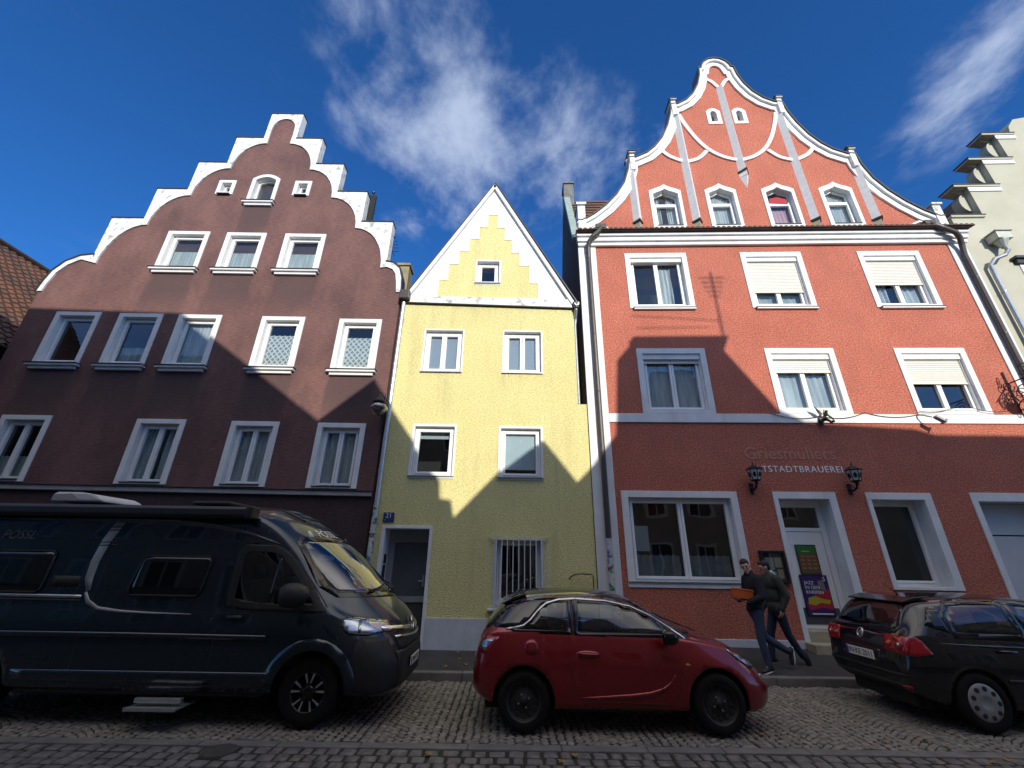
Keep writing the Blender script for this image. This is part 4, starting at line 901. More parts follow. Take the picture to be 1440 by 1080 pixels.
# ------------------------------------------------------------------ pipes, lamps and fittings on the fronts
STICK = None
def sticker_mat():
    m, N, L, P = newmat('pipe_with_sticker_remains'); P.inputs['Roughness'].default_value = .7
    n = nd(N, 'ShaderNodeTexVoronoi', Scale=14.0); L.new(coords(N, L, (1, 1, .6)), n.inputs['Vector'])
    n2 = nd(N, 'ShaderNodeTexNoise', Scale=9.0, Detail=6.0); L.new(coords(N, L), n2.inputs['Vector'])
    r = N.new('ShaderNodeValToRGB'); e = r.color_ramp.elements; e[0].position = .42; e[0].color = (.05, .06, .06, 1); e[1].position = .5; e[1].color = (.50, .52, .54, 1)
    L.new(n2.outputs[0], r.inputs[0]); L.new(mixc(N, L, .18, r.outputs[0], n.outputs['Color']), P.inputs['Base Color']); return m
STICK = sticker_mat()
def clips(mb, x, y, zs, r=.075):
    for z in zs: mb.lathe([(r, z-.02), (r+.012, z-.02), (r+.012, z+.02), (r, z+.02)], Matrix.Translation((x, y, 0)), 12)
def downpipes():
    # between brown and yellow
    t = thing('downpipe', 'zinc downpipe between the brown and yellow houses', 'downpipe', (-3.10, YF, 0))
    m = MB(); m.tube([(0, -.10, 8.55), (.0, -.10, 6.0), (0, -.10, 3.0)], .055, 12); clips(m, 0, -.10, (8.0, 6.6, 5.2, 3.8), .055); m.build('pipe', ZINC_L, t)
    m = MB(); m.tube([(0, -.10, 2.99), (0, -.10, .15)], .062, 12); clips(m, 0, -.10, (2.4, 1.2), .062); m.build('lower_pipe', STICK, t)
    m = MB(); m.box(-.13, .16, -.24, .0, 8.62, 8.92); m.build('rainwater_head', DARKZ, t, bevel=.03)
    # yellow right, inside the gap
    t = thing('downpipe', 'short zinc downpipe at the right edge of the yellow house', 'downpipe', (1.74, YF, 0))
    m = MB(); m.tube([(.04, -.12, 8.55), (.03, -.09, 8.40), (.02, .02, 8.15), (.0, .05, 7.95), (0, .05, 5.62)], .05, 12); m.build('pipe', ZINC, t)
    m = MB(); m.lathe([(.0, 8.42), (.07, 8.44), (.10, 8.62), (.09, 8.62), (.0, 8.5)], Matrix.Translation((.04, -.12, 0)), 14); m.build('rainwater_head', DARKZ, t)
    # red left
    t = thing('downpipe', 'dark brown downpipe with bend at the left edge of the red house', 'downpipe', RO, RZ)
    m = MB(); m.tube([(1.14, -.24, 11.28), (1.12, -.30, 11.15), (1.05, -.32, 11.03), (.86, -.29, 10.86), (.76, -.22, 10.72), (.735, -.15, 10.55), (.735, -.10, 10.2), (.735, -.10, 2.35)], .068, 12); clips(m, .735, -.10, (9.4, 7.6, 5.9, 4.3, 3.0), .058); m.build('pipe', DARKZ, t)
    m = MB(); m.tube([(.735, -.10, 2.345), (.735, -.10, .32)], .064, 12); clips(m, .735, -.10, (1.9,), .064); m.build('lower_pipe', STICK, t)
    # red right
    t = thing('downpipe', 'dark brown downpipe at the right edge of the red house', 'downpipe', RO, RZ)
    m = MB(); m.tube([(10.84, -.24, 11.28), (10.90, -.30, 11.15), (11.05, -.32, 11.03), (11.38, -.30, 10.86), (11.50, -.24, 10.72), (11.55, -.16, 10.5), (11.55, -.11, 10.2), (11.55, -.11, .3)], .068, 12); clips(m, 11.55, -.11, (9.4, 7.6, 5.9, 4.3), .058); m.build('pipe', DARKZ, t)
    # pale house
    t = thing('downpipe', 'grey green downpipe with funnel head on the pale house', 'downpipe', RO, RZ)
    m = MB(); m.tube([(12.66, -.20, 10.45), (12.66, -.24, 10.25), (12.50, -.24, 10.08), (12.22, -.18, 9.98), (12.10, -.12, 9.8), (12.10, -.11, 9.4), (12.10, -.11, .3)], .055, 12); clips(m, 12.10, -.11, (8.9, 7.2, 5.5), .055); m.build('pipe', ZINC, t)
    m = MB(); m.box(12.46, 12.88, -.34, -.02, 10.62, 10.86); m.lathe([(.06, 10.38), (.17, 10.62), (.0, 10.62)], Matrix.Translation((12.66, -.19, 0)), 12); m.box(12.42, 12.92, -.38, -.02, 10.865, 10.90); m.build('rainwater_head', rough_mat('pale_zinc', (.48, .49, .42), (.35, .36, .30), .5, 5, .6, 0, metallic=.3), t, bevel=.015)
downpipes()
def lantern(u, lab):
    t = thing('wall_lantern', lab, 'lantern', RW(u, -.28, 3.62), RZ, 'black lanterns by the lettering'); t.scale = (.82, .82, .82)
    def hexa(prof, mb):
        vs = []; fs = []; m = len(prof)
        for k in range(6):
            a = pi/3*k+pi/6
            for r, h in prof: vs.append((r*cos(a), r*sin(a), h))
        for k in range(6):
            for i in range(m-1): fs.append((k*m+i, ((k+1) % 6)*m+i, ((k+1) % 6)*m+i+1, k*m+i+1))
        mb.add(vs, fs)
    m = MB(); hexa([(.0, .50), (.03, .46), (.07, .44), (.20, .35), (.235, .335), (.20, .325), (.0, .325)], m); m.tube([(0, 0, .48), (0, 0, .58)], [.022, .004], 6); m.build('lantern_roof', IRON, t)
    m = MB(); hexa([(.115, .04), (.18, .318)], m); m.build('lantern_glass', flat('milky_lantern_glass', (.62, .62, .60), .35), t, recalc=False)
    m = MB()
    for k in range(6):
        a = pi/3*k+pi/6; m.tube([(.117*cos(a), .117*sin(a), .03), (.183*cos(a), .183*sin(a), .325)], .012, 5)
        a2 = pi/3*k+pi/3; n = Vector((cos(a2), sin(a2), -.22)).normalized(); cpos = Vector((.136*cos(a2), .136*sin(a2), .18)); s_ = Vector((-sin(a2), cos(a2), 0)); up = n.cross(s_)
        pts = [cpos+s_*.042*cos(q*pi/6)-up*.075*sin(q*pi/6)+n*.004 for q in range(12)]; m.add(pts+[p+n*.006 for p in pts], [tuple(range(12)), tuple(range(12, 24))[::-1]]+[(i, (i+1) % 12, (i+1) % 12+12, i+12) for i in range(12)])
    hexa([(.0, .0), (.10, .0), (.125, .03), (.125, .045), (.0, .045)], m); m.build('lantern_frame', IRON, t)
    m = MB(); m.lathe([(0, -.10), (.03, -.09), (.05, -.05), (.03, -.02), (.06, .0), (0, .005)], None, 10); m.tube([(0, 0, -.06), (0, .06, -.16), (0, .2, -.20), (0, .33, -.16)], [.03, .028, .03, .035], 8); m.box(-.055, .055, .31, .338, -.30, .0); m.tube([(0, .12, -.17), (0, .20, -.05), (0, .32, -.02)], .014, 6); m.build('bracket', IRON, t, bevel=.006)
lantern(4.17, 'black wall lantern left of the brewery lettering'); lantern(6.42, 'black wall lantern right of the brewery lettering')
def street_lamp():
    t = thing('street_lamp', 'bell shaped glass street lamp at the brown house corner', 'street lamp', (-3.28, YF-.38, 5.28))
    m = MB(); m.tube([(.02, .36, .10), (.02, .25, .34), (.0, .1, .42), (0, 0, .36)], .022, 8); m.tube([(.03, .36, -.55), (.03, .36, .5)], .03, 8); m.tube([(.02, .35, -.25), (0, .12, .05)], .012, 6); m.build('bracket', IRON, t)
    m = MB(); m.lathe([(0, .40), (.05, .39), (.07, .30), (.10, .24), (.165, .17), (.17, .10), (0, .10)], None, 20); m.build('lamp_cap', IRON, t, smooth=True)
    m = MB(); m.lathe([(.15, .098), (.22, .0), (.21, -.04), (.12, -.15), (.04, -.2), (0, -.205)], None, 24); m.build('lamp_glass', glass_mat('ribbed_lamp_glass', (.70, .68, .62), 2.2, .12, .004), t, smooth=True)
street_lamp()
def fittings():
    # house number plate
    BLUE = flat('enamel_blue', (.025, .055, .16), .3); t = thing('number_plate', 'blue enamel house number plate reading 21', 'sign', (-2.80, YF-.02, 2.74))
    MB().box(-.125, .125, -.012, .018, -.105, .105).build('plate', BLUE, t, bevel=.006)
    WL = flat('enamel_white', (.8, .8, .8), .4); text_mesh('number', '21', .15, WL, t, Matrix.Translation((0, -.014, .03)), depth=.002); [MB().box(-.085+k*.019, -.085+k*.019+.013, -.0145, -.0125, -.076, -.056).build('small_line', WL, t) for k in range(1)]
    # white notice on the brown wall
    t = thing('wall_notice', 'small white notice on the dark ground floor of the brown house', 'sign', (-3.92, YF-.02, 2.02))
    MB().box(-.32, .22, -.012, .018, -.22, .22).build('board', WHITE, t, bevel=.004); m = MB(); m.box(-.14, .05, -.016, -.0125, -.12, .03); m.prism([(.05, -.14), (.14, -.045), (.05, .05)], -.016, -.0125); m.build('symbol', BLUE, t)
    # bronze winged figure on the string course
    t = thing('winged_figure', 'small dark bronze winged figure mounted on the white band', 'statue', RW(6.17, -.03, 5.12), RZ); t.scale = (.6, .6, .6)
    BR = rough_mat('aged_bronze', (.10, .085, .045), (.045, .04, .03), .4, 14, .7, 0, metallic=.8)
    b = skin_mesh('body', [(0, -.02, .0), (.02, -.12, .05), (.06, -.22, .12), (.09, -.30, .25), (.10, -.34, .33), (.12, -.38, .42), (.18, -.30, .22), (.26, -.34, .10), (.30, -.38, .0), (.02, -.26, .14), (-.04, -.32, .06), (.14, -.26, .04), (.20, -.32, -.06), (.21, -.36, -.16)],
                  [(0, 1), (1, 2), (2, 3), (3, 4), (4, 5), (3, 6), (6, 7), (7, 8), (3, 9), (9, 10), (2, 11), (11, 12), (12, 13)],
                  [.06, .075, .09, .09, .05, .075, .04, .034, .03, .04, .032, .06, .05, .04], BR, t)
    for k, (tip, bend) in enumerate((((-.30, -.30, .62), (-.10, -.22, .50)), ((.20, -.16, .60), (.14, -.16, .48)))):
        m = MB(); a = Vector((.05, -.2, .30)); bq = Vector(bend); c = Vector(tip); d = Vector((-.08 if k == 0 else .17, -.2, .26)); n = Vector((.03, .05, .0))
        vs = [a, bq, c, (c+d)/2+Vector((.0, 0, -.06)), d]; m.add([p-n*.3 for p in vs]+[p+n*.3 for p in vs], [(0, 1, 2, 3, 4), (9, 8, 7, 6, 5)]+[(i, (i+1) % 5, (i+1) % 5+5, i+5) for i in range(5)]); m.build('wing', BR, t, bevel=.006)
    m = MB(); m.lathe([(0, -.06), (.05, -.05), (.07, 0), (.05, .02), (0, .03)], Matrix.Translation((.27, -.36, -.04)), 12); m.box(-.08, .08, -.03, .0, -.12, .12); m.build('trumpet', BR, t)
    # floodlight and its cable
    t = thing('floodlight', 'small grey floodlight on the white band under the last window', 'floodlight', RW(8.58, -.04, 5.30), RZ)
    GR = flat('grey_floodlight_metal', (.30, .31, .31), .45, .5)
    m = MB(); m.tube([(-.03, 0, .02), (.0, -.12, -.02), (.10, -.22, -.10)], .018, 6); m.build('arm', GR, t)
    m = MB(); M = Matrix.Translation((.20, -.28, -.16)) @ Matrix.Rotation(radians(35), 4, 'Y'); m.box(-.10, .10, -.05, .06, -.03, .03, M); m.box(.10, .13, -.075, .085, -.055, .055, M); m.build('head', GR, t, bevel=.01)
    def cable(name, pts, lab, r=.008):
        P = [Vector(RW(*p)) for p in pts]; out = []
        for i in range(len(P)-1):
            for k in range(8):
                q = P[i].lerp(P[i+1], k/8); q.z -= .10*(1-(2*k/8-1)**2); out.append(q)
        tag(MB().tube(out+[P[-1]], r, 5).build(name, IRON), lab, 'cable')
    cable('cable', [(5.0, -.05, 5.36), (6.2, -.06, 5.28), (7.3, -.05, 5.38), (8.6, -.05, 5.34)], 'thin dark cable sagging along the white band')
    cable('cable', [(8.62, -.06, 5.42), (9.7, -.06, 5.62), (10.7, -.10, 5.42)], 'thin dark cable looping right of the floodlight')
    # wrought iron scroll bracket at the far right
    t = thing('wrought_iron_bracket', 'ornate black wrought iron scroll bracket at the right edge', 'sign bracket', RW(11.1, -.03, 5.55), RZ)
    m = MB(); m.tube([(0, 0, -.35), (0, 0, .95)], .018, 6); m.tube([(0, 0, .62), (.05, -.75, .66), (.05, -1.35, .66)], .016, 6)
    def scroll(c, r0, r1, turns, ax, start=0):
        pts = []
        for k in range(26):
            t_ = k/25; a = start+turns*2*pi*t_; r = r0+(r1-r0)*t_; pts.append((c[0]+(r*cos(a) if ax == 'x' else .0), c[1]+(0 if ax == 'x' else r*cos(a)), c[2]+r*sin(a)))
        return pts
    for c, r0, tr, st in (((0, -.28, .38), .26, 1.6, 1.2), ((.02, -.62, .36), .22, -1.7, 2.), ((0, -.22, -.05), .22, 1.5, .3), ((.03, -.95, .44), .18, 1.7, 0), ((0, -.45, .86), .17, -1.6, -.6)): m.tube(scroll(c, r0, .03, tr, 'y', st), .013, 5)
    for c, r0, tr, st in (((-.22, -.08, .12), .19, 1.5, 0), ((.20, -.08, .30), .20, -1.5, pi), ((.15, -.08, -.1), .17, 1.5, pi), ((-.12, -.08, .52), .15, -1.4, 0)): m.tube(scroll(c, r0, .03, tr, 'x', st), .013, 5)
    m.build('scrollwork', IRON, t)
    m = MB(); m.lathe([(0, 0), (.16, .0), (.17, .02), (.10, .03), (.10, .05), (0, .05)], Matrix.Translation((.02, -.34, .12)) @ Matrix.Rotation(pi/2, 4, 'X'), 24); m.build('rosette', flat('faded_red_rosette', (.35, .14, .12), .6), t)
    # menu case beside the door
    t = thing('menu_case', 'dark menu display case on the red wall beside the door', 'display case', RW(4.33, -.005, 1.80), RZ)
    MB().ring(rect(-.30, .24, -.32, .34), rect(-.25, .19, -.27, .29), -.07, .0, -.02).build('case_frame', IRON, t, bevel=.006)
    MB().box(-.25, .19, -.045, -.035, -.27, .29).build('pane', GLASS, t); MB().box(-.25, .19, -.018, -.003, -.27, .29).build('back_board', flat('dark_back_board', (.05, .045, .04), .8), t)
    m = MB()
    for a, b, c, d in ((-.2, -.02, -.05, .2), (.0, .15, .0, .2), (-.2, .0, -.24, -.08), (.03, .15, -.22, -.04)): m.box(a, b, -.026, -.019, c, d)
    m.build('menu_sheet', flat('menu_paper', (.45, .38, .26), .8), t)
    # two posters on the white door
    def poster(name, lab, u0, u1, z0, z1):
        t = thing(name, lab, 'poster', RW((u0+u1)/2, .33, (z0+z1)/2), RZ); w, h = (u1-u0)/2, (z1-z0)/2
        MB().box(-w, w, .0, .012, -h, h).build('frame', IRON, t); return t, w-.02, h-.02
    t, w, h = poster('food_poster', 'green and brown food poster, upper one on the white door', 5.06, 5.52, 1.665, 2.29)
    MB().box(-w, w, -.004, -.0005, h*.42, h).build('green_field', flat('poster_green', (.03, .16, .03), .5), t)
    MB().box(-w, w, -.004, -.0005, -h, h*.42-.002).build('brown_field', flat('poster_brown', (.13, .075, .03), .5), t)
    m = MB(); rnd = random.Random(2)
    for r_ in range(4):
        for k in range(3):
            u = -w*.6+k*w*.6+rnd.uniform(-.01, .01); z = h*.22-r_*h*.28; m.lathe([(0, 0), (.045, .0), (.05, .002), (.0, .004)], Matrix.Translation((u, -.0045, z)) @ Matrix.Rotation(pi/2, 4, 'X') @ Matrix.Scale(.45, 4, (0, 1, 0)), 10)
    m.build('dishes', rough_mat('poster_dishes', (.42, .24, .10), (.25, .06, .03), .6, 30, .9, 0), t)
    MB().box(-w*.55, w*.3, -.006, -.0045, h*.55, h*.62).build('poster_line', flat('poster_pale_green', (.35, .45, .2), .6), t)
    t, w, h = poster('jazz_poster', 'purple, red and yellow jazz poster, lower one on the white door', 5.0, 5.60, .83, 1.655)
    MB().box(-w, w, -.004, -.0005, -h, h).build('purple_field', rough_mat('poster_purple', (.055, .02, .13), (.03, .012, .10), .5, 5, .8, 0), t)
    m = MB(); m.prism([(w, h*.35), (w*.3, h*.2), (-w*.2, h*.0), (-w*.9, -h*.35), (-w*.75, -h*.75), (w*.2, -h*.6), (w, -h*.7)], -.0055, -.0042); m.build('red_shape', flat('poster_red', (.42, .02, .035), .5), t)
    m = MB(); m.prism([(-w*.75, -h*.12), (-w*.2, -h*.02), (w*.4, -h*.18), (w*.95, -h*.22), (w*.8, -h*.42), (w*.1, -h*.36), (-w*.3, -h*.5), (-w*.8, -h*.42)], -.007, -.0057); m.build('yellow_shape', flat('poster_yellow', (.45, .36, .02), .5), t)
    m = MB(); m.prism([(w*.25, h*.75), (w*.7, h*.8), (w*.75, h*.2), (w*.45, h*.3), (w*.2, h*.35)], -.007, -.0057); m.build('grey_shape', flat('poster_grey', (.18, .17, .16), .6), t)
    WP = flat('poster_white', (.8, .8, .8), .6); text_mesh('poster_title', 'JAZZ\nIN DEN\nKNEIPEN', .095, WP, t, Matrix.Translation((-w*.82, -.0075, h*.40)), depth=.001, align='LEFT')
    MB().box(-w*.7, w*.9, -.0065, -.0045, -h*.94, -h*.88).build('poster_footer', WP, t)
    text_mesh('poster_emblem', 'S', .12, WP, t, Matrix.Translation((w*.78, -.0075, h*.84)), depth=.001)
    # bent iron rod on the yellow wall
    m = MB(); m.tube([(1.33, YF, 1.50), (1.36, YF-.08, 1.55), (1.45, YF-.14, 1.60), (1.60, YF-.14, 1.61), (1.80, YF-.14, 1.60), (1.83, YF-.14, 1.56), (1.83, YF-.14, 1.25), (1.83, YF, 1.22)], .012, 6)
    tag(m.build('bent_iron_rod', IRON), 'bent black iron rod on the yellow wall right of the barred window', 'iron rod')
LEAFG = rough_mat('dark_shrub_leaf', (.035, .065, .022), (.055, .08, .03), .6, 8, .9, 0)
def shrub(name, lab, loc, r, h, n=420, seed=1):
    rnd = random.Random(seed); t = thing(name, lab, 'plant', loc)
    s = MB(); lf = MB(); tips = []
    for k in range(16):
        a = rnd.uniform(0, 2*pi); q = rnd.uniform(.3, 1); top = Vector((r*q*cos(a), r*q*sin(a), h*rnd.uniform(.65, 1)*(1.1-.4*q)))
        b = Vector((.04*cos(a), .04*sin(a), 0)); mid = b.lerp(top, .5)+Vector((0, 0, h*.06)); s.tube([b, mid, top], [.012, .008, .003], 5); tips.append((b, mid, top))
    for i in range(n):
        b, mid, top = rnd.choice(tips); t_ = rnd.uniform(.25, 1.05); p = (b.lerp(mid, t_*2) if t_ < .5 else mid.lerp(top, t_*2-1)); l = rnd.uniform(.05, .09); w = l*.32
        d = Vector((rnd.gauss(0, 1), rnd.gauss(0, 1), rnd.gauss(.4, .7))).normalized(); sd = d.cross(Vector((rnd.gauss(0, 1), rnd.gauss(0, 1), rnd.gauss(0, 1)))).normalized()
        lf.add([p, p+d*l*.5+sd*w, p+d*l, p+d*l*.5-sd*w], [(0, 1, 2, 3)])
    s.build('stem', flat('shrub_stem', (.06, .045, .03), .8), t); lf.build('foliage', LEAFG, t, recalc=False)
    m = MB(); m.lathe([(0, -.30), (.14, -.30), (.19, .02), (.21, .03), (.20, .05), (.17, .03), (0, .0)], None, 20); m.build('pot', rough_mat('grey_plant_pot', (.10, .10, .10), (.07, .07, .07), .7, 6, .6, 0), t, smooth=True)
# ------------------------------------------------------------------ skinned figures
def skin_mesh(name, verts, edges, radii, mat, parent=None, sub=2, root=0):
    me = bpy.data.meshes.new(name+'_t'); me.from_pydata([Vector(v) for v in verts], edges, [])
    o = bpy.data.objects.new(name+'_t', me); COL.objects.link(o)
    sk = o.modifiers.new('skin', 'SKIN'); sk.use_smooth_shade = True; sk.branch_smoothing = .6
    sd = o.modifiers.new('sub', 'SUBSURF'); sd.levels = sub; sd.render_levels = sub
    if not me.skin_vertices: bpy.context.view_layer.update()
    for i, r in enumerate(radii):
        me.skin_vertices[0].data[i].radius = (r, r) if isinstance(r, (int, float)) else r
        me.skin_vertices[0].data[i].use_root = (i == root)
    bpy.context.view_layer.update()
    dg = bpy.context.evaluated_depsgraph_get(); m2 = bpy.data.meshes.new_from_object(o.evaluated_get(dg)); m2.name = name
    bpy.data.objects.remove(o); bpy.data.meshes.remove(me)
    for p in m2.polygons: p.use_smooth = True
    m2.materials.clear(); m2.materials.append(mat)
    q = bpy.data.objects.new(name, m2); COL.objects.link(q)
    if parent is not None: q.parent = parent
    return q
downpipes_done = True
fittings()
shrub('potted_shrub', 'small dark green potted shrub against the red wall behind the red car', RW(.95, -.42, .42), .36, .78, 420, 4)

# ------------------------------------------------------------------ vehicles
def pchip(X, Y, x):
    X = np.array(X, float); Y = np.array(Y, float); h = np.diff(X); d = np.diff(Y)/h; m = np.zeros_like(Y)
    for i in range(1, len(X)-1):
        if d[i-1]*d[i] > 0:
            w1 = 2*h[i]+h[i-1]; w2 = h[i]+2*h[i-1]; m[i] = (w1+w2)/(w1/d[i-1]+w2/d[i])
    m[0] = d[0]; m[-1] = d[-1]; x = np.clip(x, X[0], X[-1]); i = np.clip(np.searchsorted(X, x)-1, 0, len(X)-2); t = (x-X[i])/h[i]
    return (2*t**3-3*t**2+1)*Y[i]+(t**3-2*t**2+t)*h[i]*m[i]+(-2*t**3+3*t**2)*Y[i+1]+(t**3-t**2)*h[i]*m[i+1]
def car_paint(name, col, rough=.28, metallic=.35, coat=.8):
    m, N, L, P = newmat(name); P.inputs['Base Color'].default_value = (*col, 1); P.inputs['Roughness'].default_value = rough
    P.inputs['Metallic'].default_value = metallic; P.inputs['Coat Weight'].default_value = coat; P.inputs['Coat Roughness'].default_value = .03
    nz = nd(N, 'ShaderNodeTexNoise', Scale=2.5, Detail=5.0); L.new(coords(N, L), nz.inputs['Vector'])
    mr = nd(N, 'ShaderNodeMapRange'); mr.inputs['To Min'].default_value = rough*.8; mr.inputs['To Max'].default_value = rough*1.5; L.new(nz.outputs[0], mr.inputs['Value']); L.new(mr.outputs[0], P.inputs['Roughness'])
    # the inside of the sheet is dark lining
    out = N['Material Output']; ge = N.new('ShaderNodeNewGeometry'); di = nd(N, 'ShaderNodeBsdfDiffuse', Color=(.012, .012, .013, 1)); mx = N.new('ShaderNodeMixShader')
    L.new(ge.outputs['Backfacing'], mx.inputs[0]); L.new(P.outputs[0], mx.inputs[1]); L.new(di.outputs[0], mx.inputs[2]); L.new(mx.outputs[0], out.inputs[0]); return m
RUBBER = rough_mat('tyre_rubber', (.007, .007, .007), (.012, .012, .012), .85, 9, .7, 0, spec=.2)
BLKP = rough_mat('black_plastic', (.016, .016, .017), (.026, .025, .025), .55, 12, .7, 0)
GLOSSB = flat('gloss_black', (.006, .006, .007), .08, 0, .6, vamt=0)
CHROME = flat('chrome_trim', (.75, .76, .78), .12, 1.0, vamt=0)
SILVER = rough_mat('silver_alloy', (.55, .56, .58), (.40, .41, .42), .32, 8, .6, 0, metallic=.7)
PLATEW = flat('plate_white', (.75, .75, .73), .4); PLATEB = flat('plate_blue', (.02, .06, .35), .4); LETTERB = flat('letter_black', (.01, .01, .01), .5)
REDLENS = flat('red_lamp_lens', (.35, .008, .012), .12, 0, .6, .5, vamt=0); AMBER = flat('amber_lens', (.5, .14, .01), .2, vamt=0)
LAMPIN = flat('lamp_reflector', (.5, .52, .55), .18, .9)
SEATM = rough_mat('dark_seat_cloth', (.03, .03, .032), (.02, .02, .02), .9, 8, .5, 0)
class Vehicle:
    def __init__(s, name, label, cat, loc, rz, paint, L, cur, ns):
        s.root = thing(name, label, cat, loc, rz); s.L = L; s.cur = cur; s.paint = paint
        x = np.unique(np.concatenate([np.linspace(0, L, ns), [.02, .06, L-.02, L-.06]])); C = {k: pchip([p[0] for p in v], [p[1] for p in v], x) for k, v in cur.items()}
        rows = []
        for i, xx in enumerate(x):
            zb, zs, zt, wm, zm, ws, wr, zr = (C[k][i] for k in ('zb', 'zs', 'zt', 'wm', 'zm', 'ws', 'wr', 'zr')); bl = C['bulge'][i] if 'bulge' in C else .012
            half = [(0, zb), (.7*wm, zb), (wm-.06, zb+.015), (wm-.018, zb+.10), (wm, zm), (wm*.55+ws*.45+.012, zm*.45+zs*.55), (ws, zs), (ws-.012, zs+.025),
                    ((ws+wr)/2+bl, (zs+zr)/2+.01), (wr+.01, zr-.03), (wr-.04, zr+.02), (wr*.72, zr+(zt-zr)*.62), (wr*.36, zr+(zt-zr)*.92), (0, zt)]
            rows.append([(xx, -y, z) for y, z in half]+[(xx, y, z) for y, z in half[-2:0:-1]])
        def cap(row, dx):
            c = np.mean(np.array(row), axis=0); return [(p[0]+dx, c[1]+(p[1]-c[1])*.88, c[2]+(p[2]-c[2])*.9) for p in row]
        rows = [cap(rows[0], -.012)]+rows+[cap(rows[-1], .012)]; m = len(rows[0]); vs = [p for r in rows for p in r]; fs = []
        for i in range(len(rows)-1):
            for k in range(m): fs.append((i*m+k, (i+1)*m+k, (i+1)*m+(k+1) % m, i*m+(k+1) % m))
        h = m//2
        for base, fl in ((0, 0), ((len(rows)-1)*m, 1)):
            for k in range(h):
                a, b = k, k+1; c_, d_ = (m-k) % m, (m-k-1) % m
                q = [base+a, base+b, base+d_, base+c_]; q = list(dict.fromkeys(q)); fs.append(tuple(q[::-1] if fl else q))
        me = bpy.data.meshes.new('body'); me.from_pydata(vs, [], fs); o = bpy.data.objects.new('body_t', me); COL.objects.link(o)
        sd = o.modifiers.new('s', 'SUBSURF'); sd.levels = 2; sd.render_levels = 2; bpy.context.view_layer.update()
        dg = bpy.context.evaluated_depsgraph_get(); m2 = bpy.data.meshes.new_from_object(o.evaluated_get(dg)); bpy.data.objects.remove(o)
        s.bm = bmesh.new(); s.bm.from_mesh(m2); bmesh.ops.recalc_face_normals(s.bm, faces=s.bm.faces); s.bvh = BVHTree.FromBMesh(s.bm)
    def arch(s, xc, zc, r):
        bm = s.bm
        for f in [f for f in bm.faces if abs(f.calc_center_median().y) > .42 and (f.calc_center_median().x-xc)**2+(f.calc_center_median().z-zc)**2 < r*r]: bm.faces.remove(f)
        for sg in (-1, 1):
            ed = [e for e in bm.edges if e.is_boundary and all(v.co.y*sg > .42 and (v.co.x-xc)**2+(v.co.z-zc)**2 < (r+.12)**2 for v in e.verts)]
            vs = {v for e in ed for v in e.verts}
            for v in vs:
                d = Vector((v.co.x-xc, v.co.z-zc)); 
                if abs(v.co.y) > .5: d = d.normalized()*r; v.co.x, v.co.z = xc+d.x, zc+d.y
            g = bmesh.ops.extrude_edge_only(bm, edges=ed); nv = [q for q in g['geom'] if isinstance(q, bmesh.types.BMVert)]
            for v in nv:
                d = Vector((v.co.x-xc, v.co.z-zc)).normalized(); v.co.y -= sg*.05; v.co.x += d.x*.012; v.co.z += d.y*.012
    def hole(s, poly, pl, sg, shrink=.03):
        """remove body faces inside poly seen along y ('y') or x ('x'); sg selects the side"""
        q = inset(poly, shrink); n = len(q)
        def inside(a, b):
            c = False; j = n-1
            for i in range(n):
                if (q[i][1] > b) != (q[j][1] > b) and a < (q[j][0]-q[i][0])*(b-q[i][1])/(q[j][1]-q[i][1])+q[i][0]: c = not c
                j = i
            return c
        for f in list(s.bm.faces):
            c = f.calc_center_median()
            if pl == 'y' and c.y*sg > .3 and inside(c.x, c.z): s.bm.faces.remove(f)
            elif pl == 'x' and (c.x-s.L/2)*sg > 0 and inside(c.y, c.z) and f.normal.x*sg > .12: s.bm.faces.remove(f)
    def finish(s):
        me = bpy.data.meshes.new('body')
        lo = [v for v in s.bm.verts if not v.link_faces]; bmesh.ops.delete(s.bm, geom=lo, context='VERTS')
        for f in s.bm.faces: f.smooth = True
        s.bm.to_mesh(me); me.materials.append(s.paint); o = bpy.data.objects.new('body', me); COL.objects.link(o); o.parent = s.root; s.body = o; return o
    def panel(s, name, poly, mat, view='y', sg=-1, off=.004, inner=None, cell=.07, parent=None, depth=.008, tilt=None):
        """poly in (x, z) for side views, (y, z) for front/rear ('x'), (x, y) for the top ('z'); laid on the body and given a rim"""
        dr = {'y': Vector((0, -sg, 0)), 'x': Vector((-sg, 0, 0)), 'z': Vector((0, 0, -1))}[view]
        bm = bmesh.new(); loops = [poly]+([inner] if inner else []); fl = [p for l in loops for p in l]
        V = [bm.verts.new((p[0], p[1], 0)) for p in fl]
        if inner:
            for t in tessellate_polygon([[Vector((p[0], p[1], 0)) for p in l] for l in loops]): bm.faces.new([V[i] for i in t])
        else: bm.faces.new(V)
        for ax in (0, 1):
            lo = min(p[ax] for p in fl); hi = max(p[ax] for p in fl); k = lo+cell
            while k < hi-1e-4:
                co = [0, 0, 0]; no = [0, 0, 0]; co[ax] = k; no[ax] = 1
                bmesh.ops.bisect_plane(bm, geom=bm.verts[:]+bm.edges[:]+bm.faces[:], plane_co=co, plane_no=no, dist=1e-5); k += cell
        for v in bm.verts:
            a, b = v.co.x, v.co.y
            o = {'y': Vector((a, sg*3, b)), 'x': Vector((sg*9, a, b)), 'z': Vector((a, b, 6))}[view]
            hit, no, _, _ = s.bvh.ray_cast(o, dr)
            if hit is None:
                probe = {'y': Vector((a, sg*.8, b)), 'x': Vector((s.L if sg > 0 else 0, a, b)), 'z': Vector((a, b, 1.2))}[view]; hit, no, _, _ = s.bvh.find_nearest(probe)
            if no.dot(dr) > 0: no = -no
            v.co = hit+no*off; v.normal = no
        nrm = {v: v.normal.copy() for v in bm.verts}
        be = [e for e in bm.edges if e.is_boundary]
